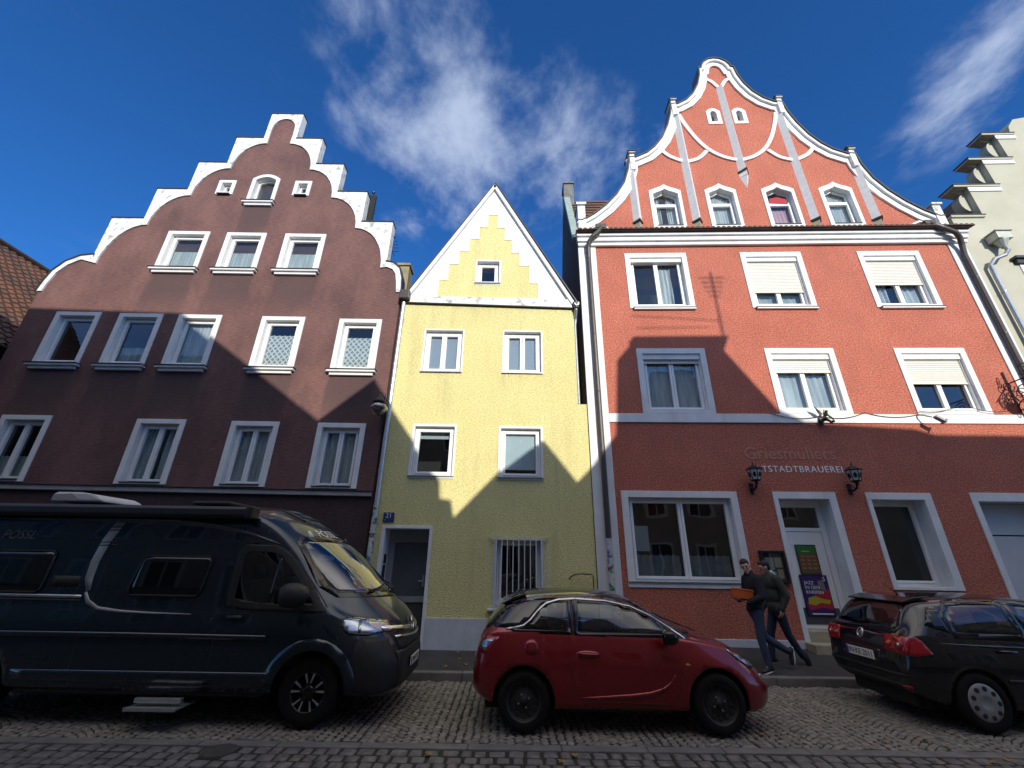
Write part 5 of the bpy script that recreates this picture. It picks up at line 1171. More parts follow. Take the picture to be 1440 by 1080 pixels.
        src = {v: v.co.copy() for e in be for v in e.verts}; ns = {v: nrm[v] for v in src}
        g = bmesh.ops.extrude_edge_only(bm, edges=be)
        nv = [q for q in g['geom'] if isinstance(q, bmesh.types.BMVert)]
        key = {tuple(round(c, 5) for c in co): ns[v] for v, co in src.items()}
        for v in nv:
            n_ = key.get(tuple(round(c, 5) for c in v.co)); v.co = v.co-(n_ if n_ is not None else Vector((0, 0, 0)))*depth
        bmesh.ops.recalc_face_normals(bm, faces=bm.faces)
        f0 = max(bm.faces, key=lambda f: f.calc_area())
        if f0.normal.dot(dr) > 0: bmesh.ops.reverse_faces(bm, faces=bm.faces)
        for f in bm.faces: f.smooth = True
        me = bpy.data.meshes.new(name); bm.to_mesh(me); bm.free(); me.materials.append(mat); o = bpy.data.objects.new(name, me); COL.objects.link(o); o.parent = parent or s.root; return o
    def line(s, name, path, w, mat, view='y', sg=-1, off=.005, parent=None):
        L_ = []; R_ = []; P = [Vector(p) for p in path]; W_ = w if isinstance(w, (list, tuple)) else [w]*len(P)
        for i in range(len(P)):
            t = (P[min(i+1, len(P)-1)]-P[max(i-1, 0)]).normalized(); n = Vector((-t.y, t.x)); L_.append(tuple(P[i]+n*W_[i]/2)); R_.append(tuple(P[i]-n*W_[i]/2))
        return s.panel(name, L_+R_[::-1], mat, view, sg, off, cell=.12, parent=parent, depth=.006)
    def wheel(s, x, y, r, w, rim, spec):
        sg = -1 if y < 0 else 1; M = Matrix.Translation((x, y, r)) @ Matrix.Rotation(sg*-pi/2, 4, 'X')   # local z points outward
        t = MB(); rr = rim; h = w/2
        prof = [(rr, -h*.9), (rr+.03, -h), (r-.03, -h*.98), (r-.008, -h*.75), (r, -h*.4), (r, h*.4), (r-.008, h*.75), (r-.03, h*.98), (rr+.03, h), (rr, h*.9)]
        t.lathe(prof, M, 40); 
        for a in (-.22, .22): t.lathe([(r+.0005, h*a-.004), (r-.006, h*a), (r+.0005, h*a+.004)], M, 40)
        W_ = t.build('wheel', RUBBER, s.root, smooth=True)
        b = MB(); b.lathe([(rr+.004, h*.9), (rr-.012, h*.88), (rr-.02, h*.5), (rr-.03, -h*.5), (0, -h*.3)], M, 32); b.build('rim_barrel', BLKP if spec != 'cover' else SILVER, W_, smooth=True)
        if spec == 'steel':
            d = MB(); d.lathe([(rr-.015, h*.55), (rr*.82, h*.35), (rr*.6, h*.42), (rr*.45, h*.55), (rr*.22, h*.5), (rr*.2, h*.62), (0, h*.64)], M, 32); d.build('rim', BLKP, W_, smooth=True)
            for k in range(12 if sg < 0 else 0): a = 2*pi*k/12; MB().lathe([(0, .012), (.022, .012), (.026, .0)], M @ Matrix.Translation((rr*.72*cos(a), rr*.72*sin(a), h*.40)), 8).build('wheel_hole', DARKIN, W_)
            for k in range(4 if sg < 0 else 0): a = 2*pi*k/4+.4; MB().lathe([(0, .02), (.01, .018), (.012, .0)], M @ Matrix.Translation((rr*.33*cos(a), rr*.33*sin(a), h*.52)), 6).build('wheel_bolt', ZINC, W_)
        elif spec == 'cover':
            d = MB(); d.lathe([(rr, h*.9), (rr-.01, h*.98), (rr*.8, h*1.04), (rr*.5, h*1.1), (rr*.3, h*1.12), (rr*.26, h*1.06), (0, h*1.08)], M, 40); d.build('wheel_cover', rough_mat('dull_silver_cover', (.34, .34, .36), (.26, .26, .27), .45, 9, .6, 0, metallic=.4) if 'dull_silver_cover' not in MATS else MATS['dull_silver_cover'], W_, smooth=True)
            for k in range(9 if sg < 0 else 0): a = 2*pi*k/9; MB().lathe([(0, .006), (.026, .006), (.03, -.01)], M @ Matrix.Translation((rr*.74*cos(a), rr*.74*sin(a), h*1.05)), 10).build('wheel_hole', DARKIN, W_)
        else:
            d = MB()
            d.lathe([(.0, h*.92), (.05, h*.92), (.075, h*.8), (.08, h*.4)], M, 20); d.lathe([(rr+.002, h*.93), (rr-.02, h*.95), (rr-.025, h*.8)], M, 40); d.build('rim', GLOSSB, W_, smooth=True)
            for k in range(5 if sg < 0 else 0):
                a = 2*pi*k/5+pi/2
                for da in (-.20, .20):
                    p0 = Vector((.055*cos(a+da*.4), .055*sin(a+da*.4), h*.86)); p1 = Vector(((rr-.018)*cos(a+da*1.35), (rr-.018)*sin(a+da*1.35), h*.90)); dirv = (p1-p0); nrm = Vector((-dirv.y, dirv.x, 0)).normalized()
                    for (nm_, mt_, w0, w1, z0_, z1_, s0) in (('spoke', GLOSSB, .016, .02, -.03, 0, 0), ('spoke_face', SILVER, .006, .012, .0005, .004, .3)):
                        mb_ = MB()
                        q0 = p0.lerp(p1, s0); vs = [q0-nrm*w0, q0+nrm*w0, p1+nrm*w1, p1-nrm*w1]; V8 = [v+Vector((0, 0, z0_)) for v in vs]+[v+Vector((0, 0, z1_)) for v in vs]
                        mb_.add([tuple(M @ v) for v in V8], [(3, 2, 1, 0), (4, 5, 6, 7), (0, 1, 5, 4), (1, 2, 6, 5), (2, 3, 7, 6), (3, 0, 4, 7)]); mb_.build(nm_, mt_, W_)
        return W_
    def plate(s, x, z, sg, txt, tilt=0, y=0):
        M = Matrix.Translation((x, y, z)) @ (Matrix.Rotation(pi/2, 4, 'Z') if sg > 0 else Matrix.Rotation(-pi/2, 4, 'Z')) @ Matrix.Rotation(tilt, 4, 'X')
        p = MB().box(-.26, .26, -.006, .006, -.055, .055, M).build('number_plate', PLATEW, s.root, bevel=.003)
        MB().box(-.258, -.22, -.0085, -.0065, -.053, .053, M).build('plate_band', PLATEB, p)
        text_mesh('plate_text', txt, .098, LETTERB, p, M @ Matrix.Translation((.022, -.008, 0)), depth=.001, space=1.0)
        return p
    def mirror(s, x, y, z, mat, sc=1.0, cap=None):
        sg = -1 if y < 0 else 1; m = MB(); vs = []
        prof = [(-.09, .045, .05), (-.05, .085, .085), (.02, .10, .09), (.09, .075, .065), (.13, .02, .02)]; n = 12
        for dx, ry, rz in prof:
            for k in range(n): a = 2*pi*k/n; c_, s_ = cos(a), sin(a); vs.append((x+dx*sc, y+sg*.02+ry*sc*1.15*(abs(c_)**.7)*(1 if c_ > 0 else -1), z+rz*sc*(abs(s_)**.7)*(1 if s_ > 0 else -1)))
        fs = [(i*n+k, i*n+(k+1) % n, (i+1)*n+(k+1) % n, (i+1)*n+k) for i in range(len(prof)-1) for k in range(n)]+[tuple(range(n)), tuple((len(prof)-1)*n+k for k in range(n))]
        m.add(vs, fs); m.tube([(x+.03, y-sg*.13*sc, z-.05*sc), (x+.02, y-sg*.02, z-.06*sc)], .025*sc, 6); o = m.build('wing_mirror', cap or mat, s.root, smooth=True)
        MB().add([(x-.092*sc, y+sg*.02+a*.07*sc, z+b*.06*sc) for a, b in ((-1, -1), (1, -1), (1, 1), (-1, 1))], [(0, 1, 2, 3)]).add([(x-.088*sc, y+sg*.02+a*.07*sc, z+b*.06*sc) for a, b in ((-1, -1), (1, -1), (1, 1), (-1, 1))], [(3, 2, 1, 0)]).build('mirror_glass', CHROME, o)
        return o
    def seats(s, xs, ys, z0, h, w=.46):
        for x in xs:
            for y in ys:
                m = MB(); m.box(x-.05, x+.42, y-w/2, y+w/2, z0, z0+.16); M = Matrix.Translation((x, y, z0+.1)) @ Matrix.Rotation(radians(-16), 4, 'Y'); m.box(-.10, .06, -w/2, w/2, 0, h, M); m.box(-.06, .04, -.12, .12, h+.03, h+.20, M); m.build('seat', SEATM, s.root, bevel=.04)
    def under(s, x0, x1, w, z0, z1):
        MB().box(x0, x1, -w, w, z0, z1).build('underbody', DARKIN, s.root, bevel=.03)
def mir(poly): return [(-a, b) for a, b in poly][::-1]
def ccw(p):
    a = sum(p[i-1][0]*p[i][1]-p[i][0]*p[i-1][1] for i in range(len(p))); return p if a > 0 else p[::-1]

def red_car():
    cur = dict(zb=[(0, .36), (.2, .26), (.55, .20), (3.1, .20), (3.5, .20), (3.7, .27)],
      zs=[(0, .64), (.08, .86), (.25, .99), (.8, .985), (1.5, .965), (2.4, .945), (2.7, .92), (2.9, .885), (3.1, .84), (3.35, .75), (3.55, .63), (3.7, .47)],
      zt=[(0, .70), (.05, .90), (.12, 1.04), (.25, 1.19), (.42, 1.36), (.6, 1.43), (1.0, 1.478), (1.4, 1.484), (1.8, 1.45), (2.1, 1.365), (2.5, 1.15), (2.85, .995), (3.1, .935), (3.35, .85), (3.55, .73), (3.66, .60), (3.7, .53)],
      wm=[(0, .63), (.1, .765), (.3, .835), (.62, .86), (1.5, .845), (2.4, .85), (2.93, .86), (3.2, .83), (3.4, .77), (3.58, .66), (3.7, .50)],
      zm=[(0, .55), (.6, .60), (3.0, .58), (3.7, .42)],
      ws=[(0, .56), (.1, .69), (.3, .765), (.8, .79), (1.5, .79), (2.4, .785), (2.8, .75), (3.1, .70), (3.35, .62), (3.55, .50), (3.7, .38)],
      wr=[(0, .46), (.1, .53), (.45, .57), (.8, .595), (1.4, .60), (2.0, .58), (2.5, .61), (2.75, .62), (3.0, .56), (3.35, .48), (3.55, .38), (3.7, .28)],
      zr=[(0, .67), (.05, .87), (.12, 1.0), (.25, 1.13), (.42, 1.27), (.6, 1.335), (1.0, 1.385), (1.4, 1.395), (1.8, 1.36), (2.1, 1.275), (2.5, 1.07), (2.7, .965), (2.85, .935), (3.1, .885), (3.35, .80), (3.55, .68), (3.7, .50)])
    P = car_paint('dark_red_car_paint', (.235, .009, .014), .25, .45)
    v = Vehicle('red_car', 'small dark red hatchback with black roof parked at kerb', 'car', (-.423, 6.80, .012), 0, P, 3.70, cur, 42)
    v.arch(.62, .31, .365); v.arch(2.93, .31, .365)
    sw = ccw([(1.27, 1.005), (2.58, .985), (2.50, 1.05), (2.28, 1.18), (2.0, 1.29), (1.7, 1.345), (1.3, 1.365)]); qw = ccw([(1.19, 1.01), (1.22, 1.362), (1.0, 1.345), (.84, 1.28), (.70, 1.12), (.52, 1.045), (.50, 1.03)])
    for sg in (-1, 1): v.hole(sw, 'y', sg, -.016); v.hole(qw, 'y', sg, -.016)
    ws = ccw([(-.58, 1.0), (.58, 1.0), (.60, 1.06), (.53, 1.33), (.30, 1.385), (-.30, 1.385), (-.53, 1.33), (-.60, 1.06)]); v.hole(ws, 'x', 1, .0)
    rw = ccw([(-.52, 1.06), (.52, 1.06), (.50, 1.26), (.42, 1.335), (-.42, 1.335), (-.50, 1.26)]); v.hole(rw, 'x', -1, .0)
    v.finish()
    R_ = v.root
    BLK = car_paint('black_roof_paint', (.010, .012, .016), .15, .1)
    # black roof with pillars: a skin over the roof area
    v.panel('roof', ccw([(.30, -.58), (.36, -.565), (1.4, -.60), (2.05, -.575), (2.14, -.40), (2.16, 0), (2.14, .40), (2.05, .575), (1.4, .60), (.36, .565), (.30, .58)]), BLK, 'z', 1, .005, cell=.1)
    for sg in (-1, 1):
        up = [(.20, 1.06), (.50, 1.025), (.66, 1.015), (1.2, .995), (2.62, .965), (2.68, .95), (2.55, 1.055), (2.32, 1.19), (2.03, 1.31), (1.7, 1.385), (1.3, 1.40), (.95, 1.385), (.6, 1.335), (.42, 1.27), (.3, 1.17)]
        o = ccw(up); v.panel('pillar_cover', o, BLK, 'y', sg, .003, cell=.08) if False else None
        # window band in gloss black with the panes let in
        a_ = v.panel('window_surround', ccw([(.30, 1.045), (.50, 1.02), (1.24, .992), (2.66, .962), (2.53, 1.06), (2.30, 1.195), (2.02, 1.31), (1.7, 1.37), (1.3, 1.385), (1.0, 1.37), (.82, 1.30), (.66, 1.14), (.5, 1.07)]), GLOSSB, 'y', sg, .003, inner=sw, cell=.08) if False else None
        ring_o = ccw([(1.24, .992), (2.66, .962), (2.53, 1.062), (2.30, 1.197), (2.02, 1.312), (1.7, 1.366), (1.245, 1.385)])
        v.panel('window_frame', ring_o, GLOSSB, 'y', sg, .004, inner=ccw(inset(sw, .022)), cell=.08)
        v.panel('side_window', inset(sw, .004), CARGLASS, 'y', sg, .003, cell=.08)
        ring_q = ccw([(1.235, .993), (1.24, 1.385), (.99, 1.372), (.815, 1.30), (.68, 1.15), (.52, 1.07), (.42, 1.055), (.44, 1.03)])
        v.panel('window_frame', ring_q, GLOSSB, 'y', sg, .004, inner=ccw(inset(qw, .020)), cell=.08)
        v.panel('quarter_window', inset(qw, .004), CARGLASS, 'y', sg, .003, cell=.08)
        v.panel('rear_pillar', ccw([(.20, 1.055), (.42, 1.05), (.52, 1.062), (.69, 1.145), (.82, 1.293), (.99, 1.366), (1.3, 1.379), (1.7, 1.360), (1.7, 1.40), (1.3, 1.425), (.9, 1.405), (.62, 1.36), (.42, 1.29), (.3, 1.19)]), BLK, 'y', sg, .0045, cell=.06)
        v.panel('front_pillar', ccw([(1.7, 1.36), (2.02, 1.305), (2.30, 1.19), (2.53, 1.055), (2.66, .962), (2.76, .955), (2.61, 1.08), (2.37, 1.215), (2.06, 1.335), (1.7, 1.40)]), BLK, 'y', sg, .0045, cell=.06)
        v.line('chrome_strip', [(.48, 1.052), (.60, 1.07), (.70, 1.135), (.80, 1.24), (.92, 1.325), (1.08, 1.365), (1.3, 1.378), (1.7, 1.36), (2.02, 1.302), (2.30, 1.187), (2.52, 1.055), (2.65, .965)], .022, CHROME, 'y', sg, .009)
        v.line('chrome_strip', [(.40, 1.04), (.48, 1.052)], .018, CHROME, 'y', sg, .009)
        # door shut lines, sculpted creases, handle, flap
        v.line('door_gap', [(1.20, .98), (1.19, .7), (1.22, .42), (1.35, .31), (2.3, .30), (2.46, .40), (2.52, .62), (2.55, .95)], .008, DARKIN, 'y', sg, .0015)
        v.line('body_crease', [(1.3, .355), (1.6, .36), (1.9, .375), (2.12, .40), (2.28, .445), (2.38, .52), (2.43, .60)], [.01, .04, .055, .055, .05, .03, .008], P, 'y', sg, .006)
        h = MB(); y = sg*.835; h.tube([(1.29, y-sg*.0, .80), (1.33, y+sg*.025, .80), (1.50, y+sg*.025, .795), (1.54, y, .795)], [.012, .016, .016, .012], 8); h.build('door_handle', P, R_, smooth=True)
        v.panel('handle_recess', ccw([(1.27+.13+.15*cos(k*pi/8), .79+.045*sin(k*pi/8)) for k in range(16)]), P, 'y', sg, .002, cell=.06)
        v.panel('sill_trim', ccw([(1.02, .205), (2.52, .205), (2.50, .255), (1.05, .255)]), BLKP, 'y', sg, .006)
        v.mirror(2.36, sg*.93, 1.005, BLK, .95, cap=GLOSSB)
        lt = ccw([(.035, .80), (.14, .765), (.30, .93), (.32, .965), (.16, .96), (.07, .91)]); l = v.panel('tail_lamp', lt, REDLENS, 'y', sg, .006, cell=.05); v.panel('tail_lamp_inset', inset(lt, .03), CLEAR if False else LAMPIN, 'y', sg, .009, cell=.05, parent=l)
        hl = ccw([(3.16, .845), (3.26, .83), (3.50, .70), (3.56, .63), (3.44, .645), (3.28, .74)]); l = v.panel('headlight', hl, LAMPIN, 'y', sg, .006, cell=.05); v.panel('headlight_cover', inset(hl, .004), CLEAR, 'y', sg, .012, cell=.05, parent=l); v.line('headlight_bezel', hl+[hl[0]], .016, GLOSSB, 'y', sg, .009, parent=l)
        v.panel('side_repeater', ccw([(2.60+.03*cos(k*pi/6), .70+.018*sin(k*pi/6)) for k in range(12)]), AMBER, 'y', sg, .007)
        v.panel('fog_lamp', ccw([(.40+.045*cos(k*pi/6), .40+.04*sin(k*pi/6)) for k in range(12)]), LAMPIN, 'x', 1, .006) if sg < 0 else None
    v.panel('fuel_flap', ccw([(.62+.09+.085*cos(k*pi/8), .86+.085*sin(k*pi/8)) for k in range(16)]), P, 'y', -1, .004, cell=.06)
    v.panel('windscreen_frame', ccw([(-.63, .985), (.63, .985), (.64, 1.06), (.56, 1.345), (.31, 1.405), (-.31, 1.405), (-.56, 1.345), (-.64, 1.06)]), GLOSSB, 'x', 1, .004, inner=inset(ws, .025), cell=.08)
    v.panel('windscreen', inset(ws, .004), CARGLASS, 'x', 1, .003, cell=.08)
    v.panel('rear_window_frame', ccw([(-.56, 1.03), (.56, 1.03), (.54, 1.27), (.45, 1.36), (-.45, 1.36), (-.54, 1.27)]), GLOSSB, 'x', -1, .004, inner=inset(rw, .025), cell=.08)
    v.panel('rear_window', inset(rw, .004), CARGLASS, 'x', -1, .003, cell=.08)
    m = MB(); m.prism([(.33, 1.305), (.50, 1.392), (.66, 1.438), (.64, 1.40), (.45, 1.33), (.35, 1.29)], -.50, .50); m.build('roof_spoiler', BLK, R_, bevel=.015)
    v.panel('grille', ccw([(-.42, .50), (.42, .50), (.36, .34), (-.36, .34)]), BLKP, 'x', 1, .006); v.line('chrome_bar', [(-.40, .515), (.40, .515)], .03, CHROME, 'x', 1, .010)
    v.panel('bumper_insert', ccw([(-.5, .42), (.5, .42), (.45, .30), (-.45, .30)]), BLKP, 'x', -1, .006)
    v.plate(3.735, .44, 1, 'IN A 314') if False else None
    for x in (.62, 2.93):
        for y in (-.735, .735): v.wheel(x, y, .31, .20, .205, 'steel')
    m = MB(); m.tube([(.70, .0, 1.44), (.45, .0, 1.62)], [.006, .002], 5); m.build('aerial', IRON, R_)
    m = MB(); m.tube([(2.93, -.35, 1.0), (2.62, -.1, 1.115), (2.52, .15, 1.165)], .008, 5); m.tube([(2.93, .2, 1.0), (2.66, .35, 1.10), (2.55, .5, 1.13)], .008, 5); m.build('wiper', BLKP, R_)
    v.seats((1.25,), (-.36, .36), .42, .55); v.seats((.55,), (-.3, .3), .5, .45)
    m = MB(); m.box(2.1, 2.6, -.68, .68, .55, .93); m.build('dashboard', SEATM, R_, bevel=.06)
    m = MB(); m.lathe([(.17, -.012), (.185, 0), (.17, .012)], Matrix.Translation((1.98, .36, .93)) @ Matrix.Rotation(radians(-65), 4, 'Y'), 20); m.build('steering_wheel', BLKP, R_, smooth=True)
    v.under(.15, 3.5, .55, .17, .42)
    v.under(1.05, 2.5, .76, .2, .5)
red_car()

def black_car():
    cur = dict(zb=[(0, .40), (.15, .30), (.6, .20), (3.5, .20), (4.0, .20), (4.2, .27)],
      zs=[(0, .66), (.06, .92), (.2, .985), (.8, .985), (1.8, .96), (2.7, .935), (3.1, .91), (3.4, .86), (3.8, .78), (4.05, .68), (4.2, .50)],
      zt=[(0, .72), (.04, .95), (.10, 1.04), (.2, 1.16), (.36, 1.36), (.46, 1.42), (.7, 1.452), (1.2, 1.482), (1.7, 1.485), (2.1, 1.455), (2.4, 1.38), (2.8, 1.19), (3.1, 1.04), (3.25, .99), (3.6, .94), (3.9, .86), (4.1, .74), (4.2, .57)],
      wm=[(0, .70), (.08, .79), (.3, .845), (.75, .875), (2.0, .865), (3.3, .875), (3.7, .84), (3.95, .76), (4.1, .66), (4.2, .52)],
      zm=[(0, .55), (.6, .62), (3.2, .58), (4.2, .42)],
      ws=[(0, .64), (.08, .74), (.3, .79), (.8, .805), (2.0, .80), (2.9, .79), (3.4, .72), (3.8, .64), (4.1, .50), (4.2, .40)],
      wr=[(0, .54), (.08, .60), (.4, .60), (.8, .60), (1.6, .605), (2.2, .59), (2.8, .62), (3.1, .63), (3.5, .55), (3.9, .46), (4.2, .3)],
      zr=[(0, .69), (.04, .92), (.10, 1.01), (.2, 1.12), (.36, 1.29), (.46, 1.345), (.7, 1.375), (1.2, 1.40), (1.7, 1.40), (2.1, 1.37), (2.4, 1.295), (2.8, 1.11), (3.05, .97), (3.25, .93), (3.6, .885), (3.9, .80), (4.1, .69), (4.2, .53)])
    P = car_paint('black_car_paint', (.008, .008, .010), .18, .2)
    v = Vehicle('black_car', 'black hatchback seen from behind with grey wheel covers', 'car', (5.13, 7.06, .012), radians(-1.5), P, 4.20, cur, 46)
    v.arch(.74, .31, .365); v.arch(3.31, .31, .365)
    fd = ccw([(1.62, 1.01), (3.0, .98), (2.85, 1.09), (2.55, 1.235), (2.25, 1.335), (1.95, 1.375), (1.62, 1.395)]); rd = ccw([(.72, 1.03), (1.55, 1.01), (1.55, 1.395), (1.1, 1.39), (.88, 1.36), (.72, 1.22)]); qd = ccw([(.40, 1.12), (.655, 1.04), (.655, 1.21), (.80, 1.35), (.58, 1.33)])
    for sg in (-1, 1):
        for q in (fd, rd): v.hole(q, 'y', sg, -.022)
    ws = ccw([(-.60, 1.03), (.60, 1.03), (.61, 1.08), (.54, 1.34), (.3, 1.395), (-.3, 1.395), (-.54, 1.34), (-.61, 1.08)]); v.hole(ws, 'x', 1, .0)
    rw = ccw([(-.56, 1.03), (.56, 1.03), (.575, 1.08), (.51, 1.33), (.42, 1.36), (-.42, 1.36), (-.51, 1.33), (-.575, 1.08)]); v.hole(rw, 'x', -1, .0)
    v.finish(); R_ = v.root
    for sg in (-1, 1):
        for nm, q in (('side_window', fd), ('side_window', rd)):
            v.panel('window_frame', ccw(inset(q, -.045)), GLOSSB, 'y', sg, .004, inner=ccw(inset(q, .022)), cell=.08); v.panel(nm, inset(q, .004), CARGLASS, 'y', sg, .003, cell=.08)
        v.panel('quarter_window', qd, DARKGLASS, 'y', sg, .004, cell=.06)
        v.line('door_gap', [(1.585, 1.0), (1.58, .6), (1.56, .27)], .008, DARKIN, 'y', sg, .0015); v.line('door_gap', [(3.02, .96), (3.0, .6), (2.9, .3), (1.56, .27)], .008, DARKIN, 'y', sg, .0015); v.line('door_gap', [(.70, 1.02), (.86, .86), (1.0, .70), (1.06, .5), (1.10, .28)], .008, DARKIN, 'y', sg, .0015)
        v.line('body_crease', [(.45, .93), (1.0, .905), (2.0, .885), (3.0, .86)], [.006, .03, .03, .01], P, 'y', sg, .004)
        v.line('rub_strip', [(1.10, .54), (2.95, .52)], .045, BLKP, 'y', sg, .010)
        for x0 in (1.35, 2.55):
            h = MB(); y = sg*.86; h.tube([(x0-.24, y-sg*.02, .86), (x0-.20, y+sg*.022, .86), (x0-.04, y+sg*.022, .857), (x0, y-sg*.02, .857)], [.012, .016, .016, .012], 8); h.build('door_handle', P, R_, smooth=True)
        v.mirror(2.83, sg*.96, 1.01, P, 1.0)
        # round-lensed tail lamps wrapping the corner: a rear-facing and a side-facing part
        tl = ccw([(sg*.42, .80), (sg*.755, .775), (sg*.765, .975), (sg*.44, .985)]); l = v.panel('tail_lamp', tl, REDLENS, 'x', -1, .012, cell=.06)
        sl_ = ccw([(.03, .775), (.12, .775), (.31, .805), (.24, .95), (.20, .985), (.06, .975)]); v.panel('tail_lamp_side', sl_, REDLENS, 'y', sg, .010, cell=.04, parent=l)
        for yy, rr_, mt in ((sg*.655, .058, LAMPIN), (sg*.50, .048, AMBER)):
            v.panel('lamp_ring', [(yy+rr_*cos(k*pi/9), .88+rr_*sin(k*pi/9)) for k in range(18)], REDLENS, 'x', -1, .018, cell=.05, parent=l)
            v.panel('lamp_core', [(yy+rr_*.45*cos(k*pi/6), .88+rr_*.45*sin(k*pi/6)) for k in range(12)], mt, 'x', -1, .022, cell=.05, parent=l)
        hl = ccw([(3.70, .80), (3.98, .72), (4.08, .60), (3.85, .62), (3.72, .70)]); l = v.panel('headlight', hl, LAMPIN, 'y', sg, .006, cell=.05); v.panel('headlight_cover', inset(hl, .004), CLEAR, 'y', sg, .012, parent=l)
    v.panel('windscreen_frame', ccw(inset(ws, -.03)), GLOSSB, 'x', 1, .004, inner=inset(ws, .025), cell=.08); v.panel('windscreen', inset(ws, .004), CARGLASS, 'x', 1, .003, cell=.08)
    v.panel('rear_window_frame', ccw(inset(rw, -.025)), GLOSSB, 'x', -1, .004, inner=inset(rw, .025), cell=.08); v.panel('rear_window', inset(rw, .004), CARGLASS, 'x', -1, .003, cell=.08)
    m = MB(); m.prism([(.35, 1.385), (.55, 1.44), (.78, 1.462), (.65, 1.42), (.46, 1.375), (.36, 1.365)], -.52, .52); m.build('roof_spoiler', P, R_, bevel=.012)
    m = MB(); m.tube([(.22, .0, 1.05), (.24, -.2, 1.12), (.28, -.38, 1.17)], .009, 5); m.build('wiper', BLKP, R_)
    v.line('tailgate_gap', [(-.66, .985), (-.40, .79), (-.36, .64), (.36, .64), (.40, .79), (.66, .985)], .009, DARKIN, 'x', -1, .002)
    e = v.panel('badge', [(.065*cos(k*pi/12), .94+.065*sin(k*pi/12)) for k in range(24)], CHROME, 'x', -1, .012, inner=[(.053*cos(k*pi/12), .94+.053*sin(k*pi/12)) for k in range(24)])
    for pts in ([(-.032, .985), (-.012, .945), (0, .965), (.012, .945), (.032, .985)], [(-.048, .96), (-.022, .90), (0, .94), (.022, .90), (.048, .96)]): v.line('badge_letter', pts, .010, CHROME, 'x', -1, .012, parent=e)
    v.plate(-.034, .70, -1, 'IN·KE 2011')
    v.panel('plate_recess', ccw([(-.36, .62), (.36, .62), (.34, .78), (-.34, .78)]), P, 'x', -1, .003)
    v.line('bumper_strip', [(-.70, .54), (.70, .54)], .035, BLKP, 'x', -1, .010); v.panel('bumper_insert', ccw([(-.6, .44), (.6, .44), (.55, .34), (-.55, .34)]), BLKP, 'x', -1, .006)
    v.panel('grille', ccw([(-.45, .58), (.45, .58), (.38, .34), (-.38, .34)]), BLKP, 'x', 1, .006)
    for sg in (-1, 1): v.panel('rear_reflector', ccw([(sg*.58, .40), (sg*.70, .40), (sg*.70, .435), (sg*.58, .435)]), REDLENS, 'x', -1, .012)
    for x in (.74, 3.31):
        for y in (-.755, .755): v.wheel(x, y, .315, .205, .20, 'cover')
    v.seats((1.75,), (-.36, .36), .42, .56); v.seats((.85,), (-.38, .38), .5, .46)
    MB().box(2.5, 3.0, -.70, .70, .55, .95).build('dashboard', SEATM, R_, bevel=.06)
    v.under(.15, 4.0, .55, .17, .42); v.under(1.15, 2.85, .78, .2, .5)
    m = MB(); m.tube([(.75, 0, 1.46), (.58, 0, 1.60)], [.008, .003], 5); m.build('aerial', IRON, R_)
black_car()

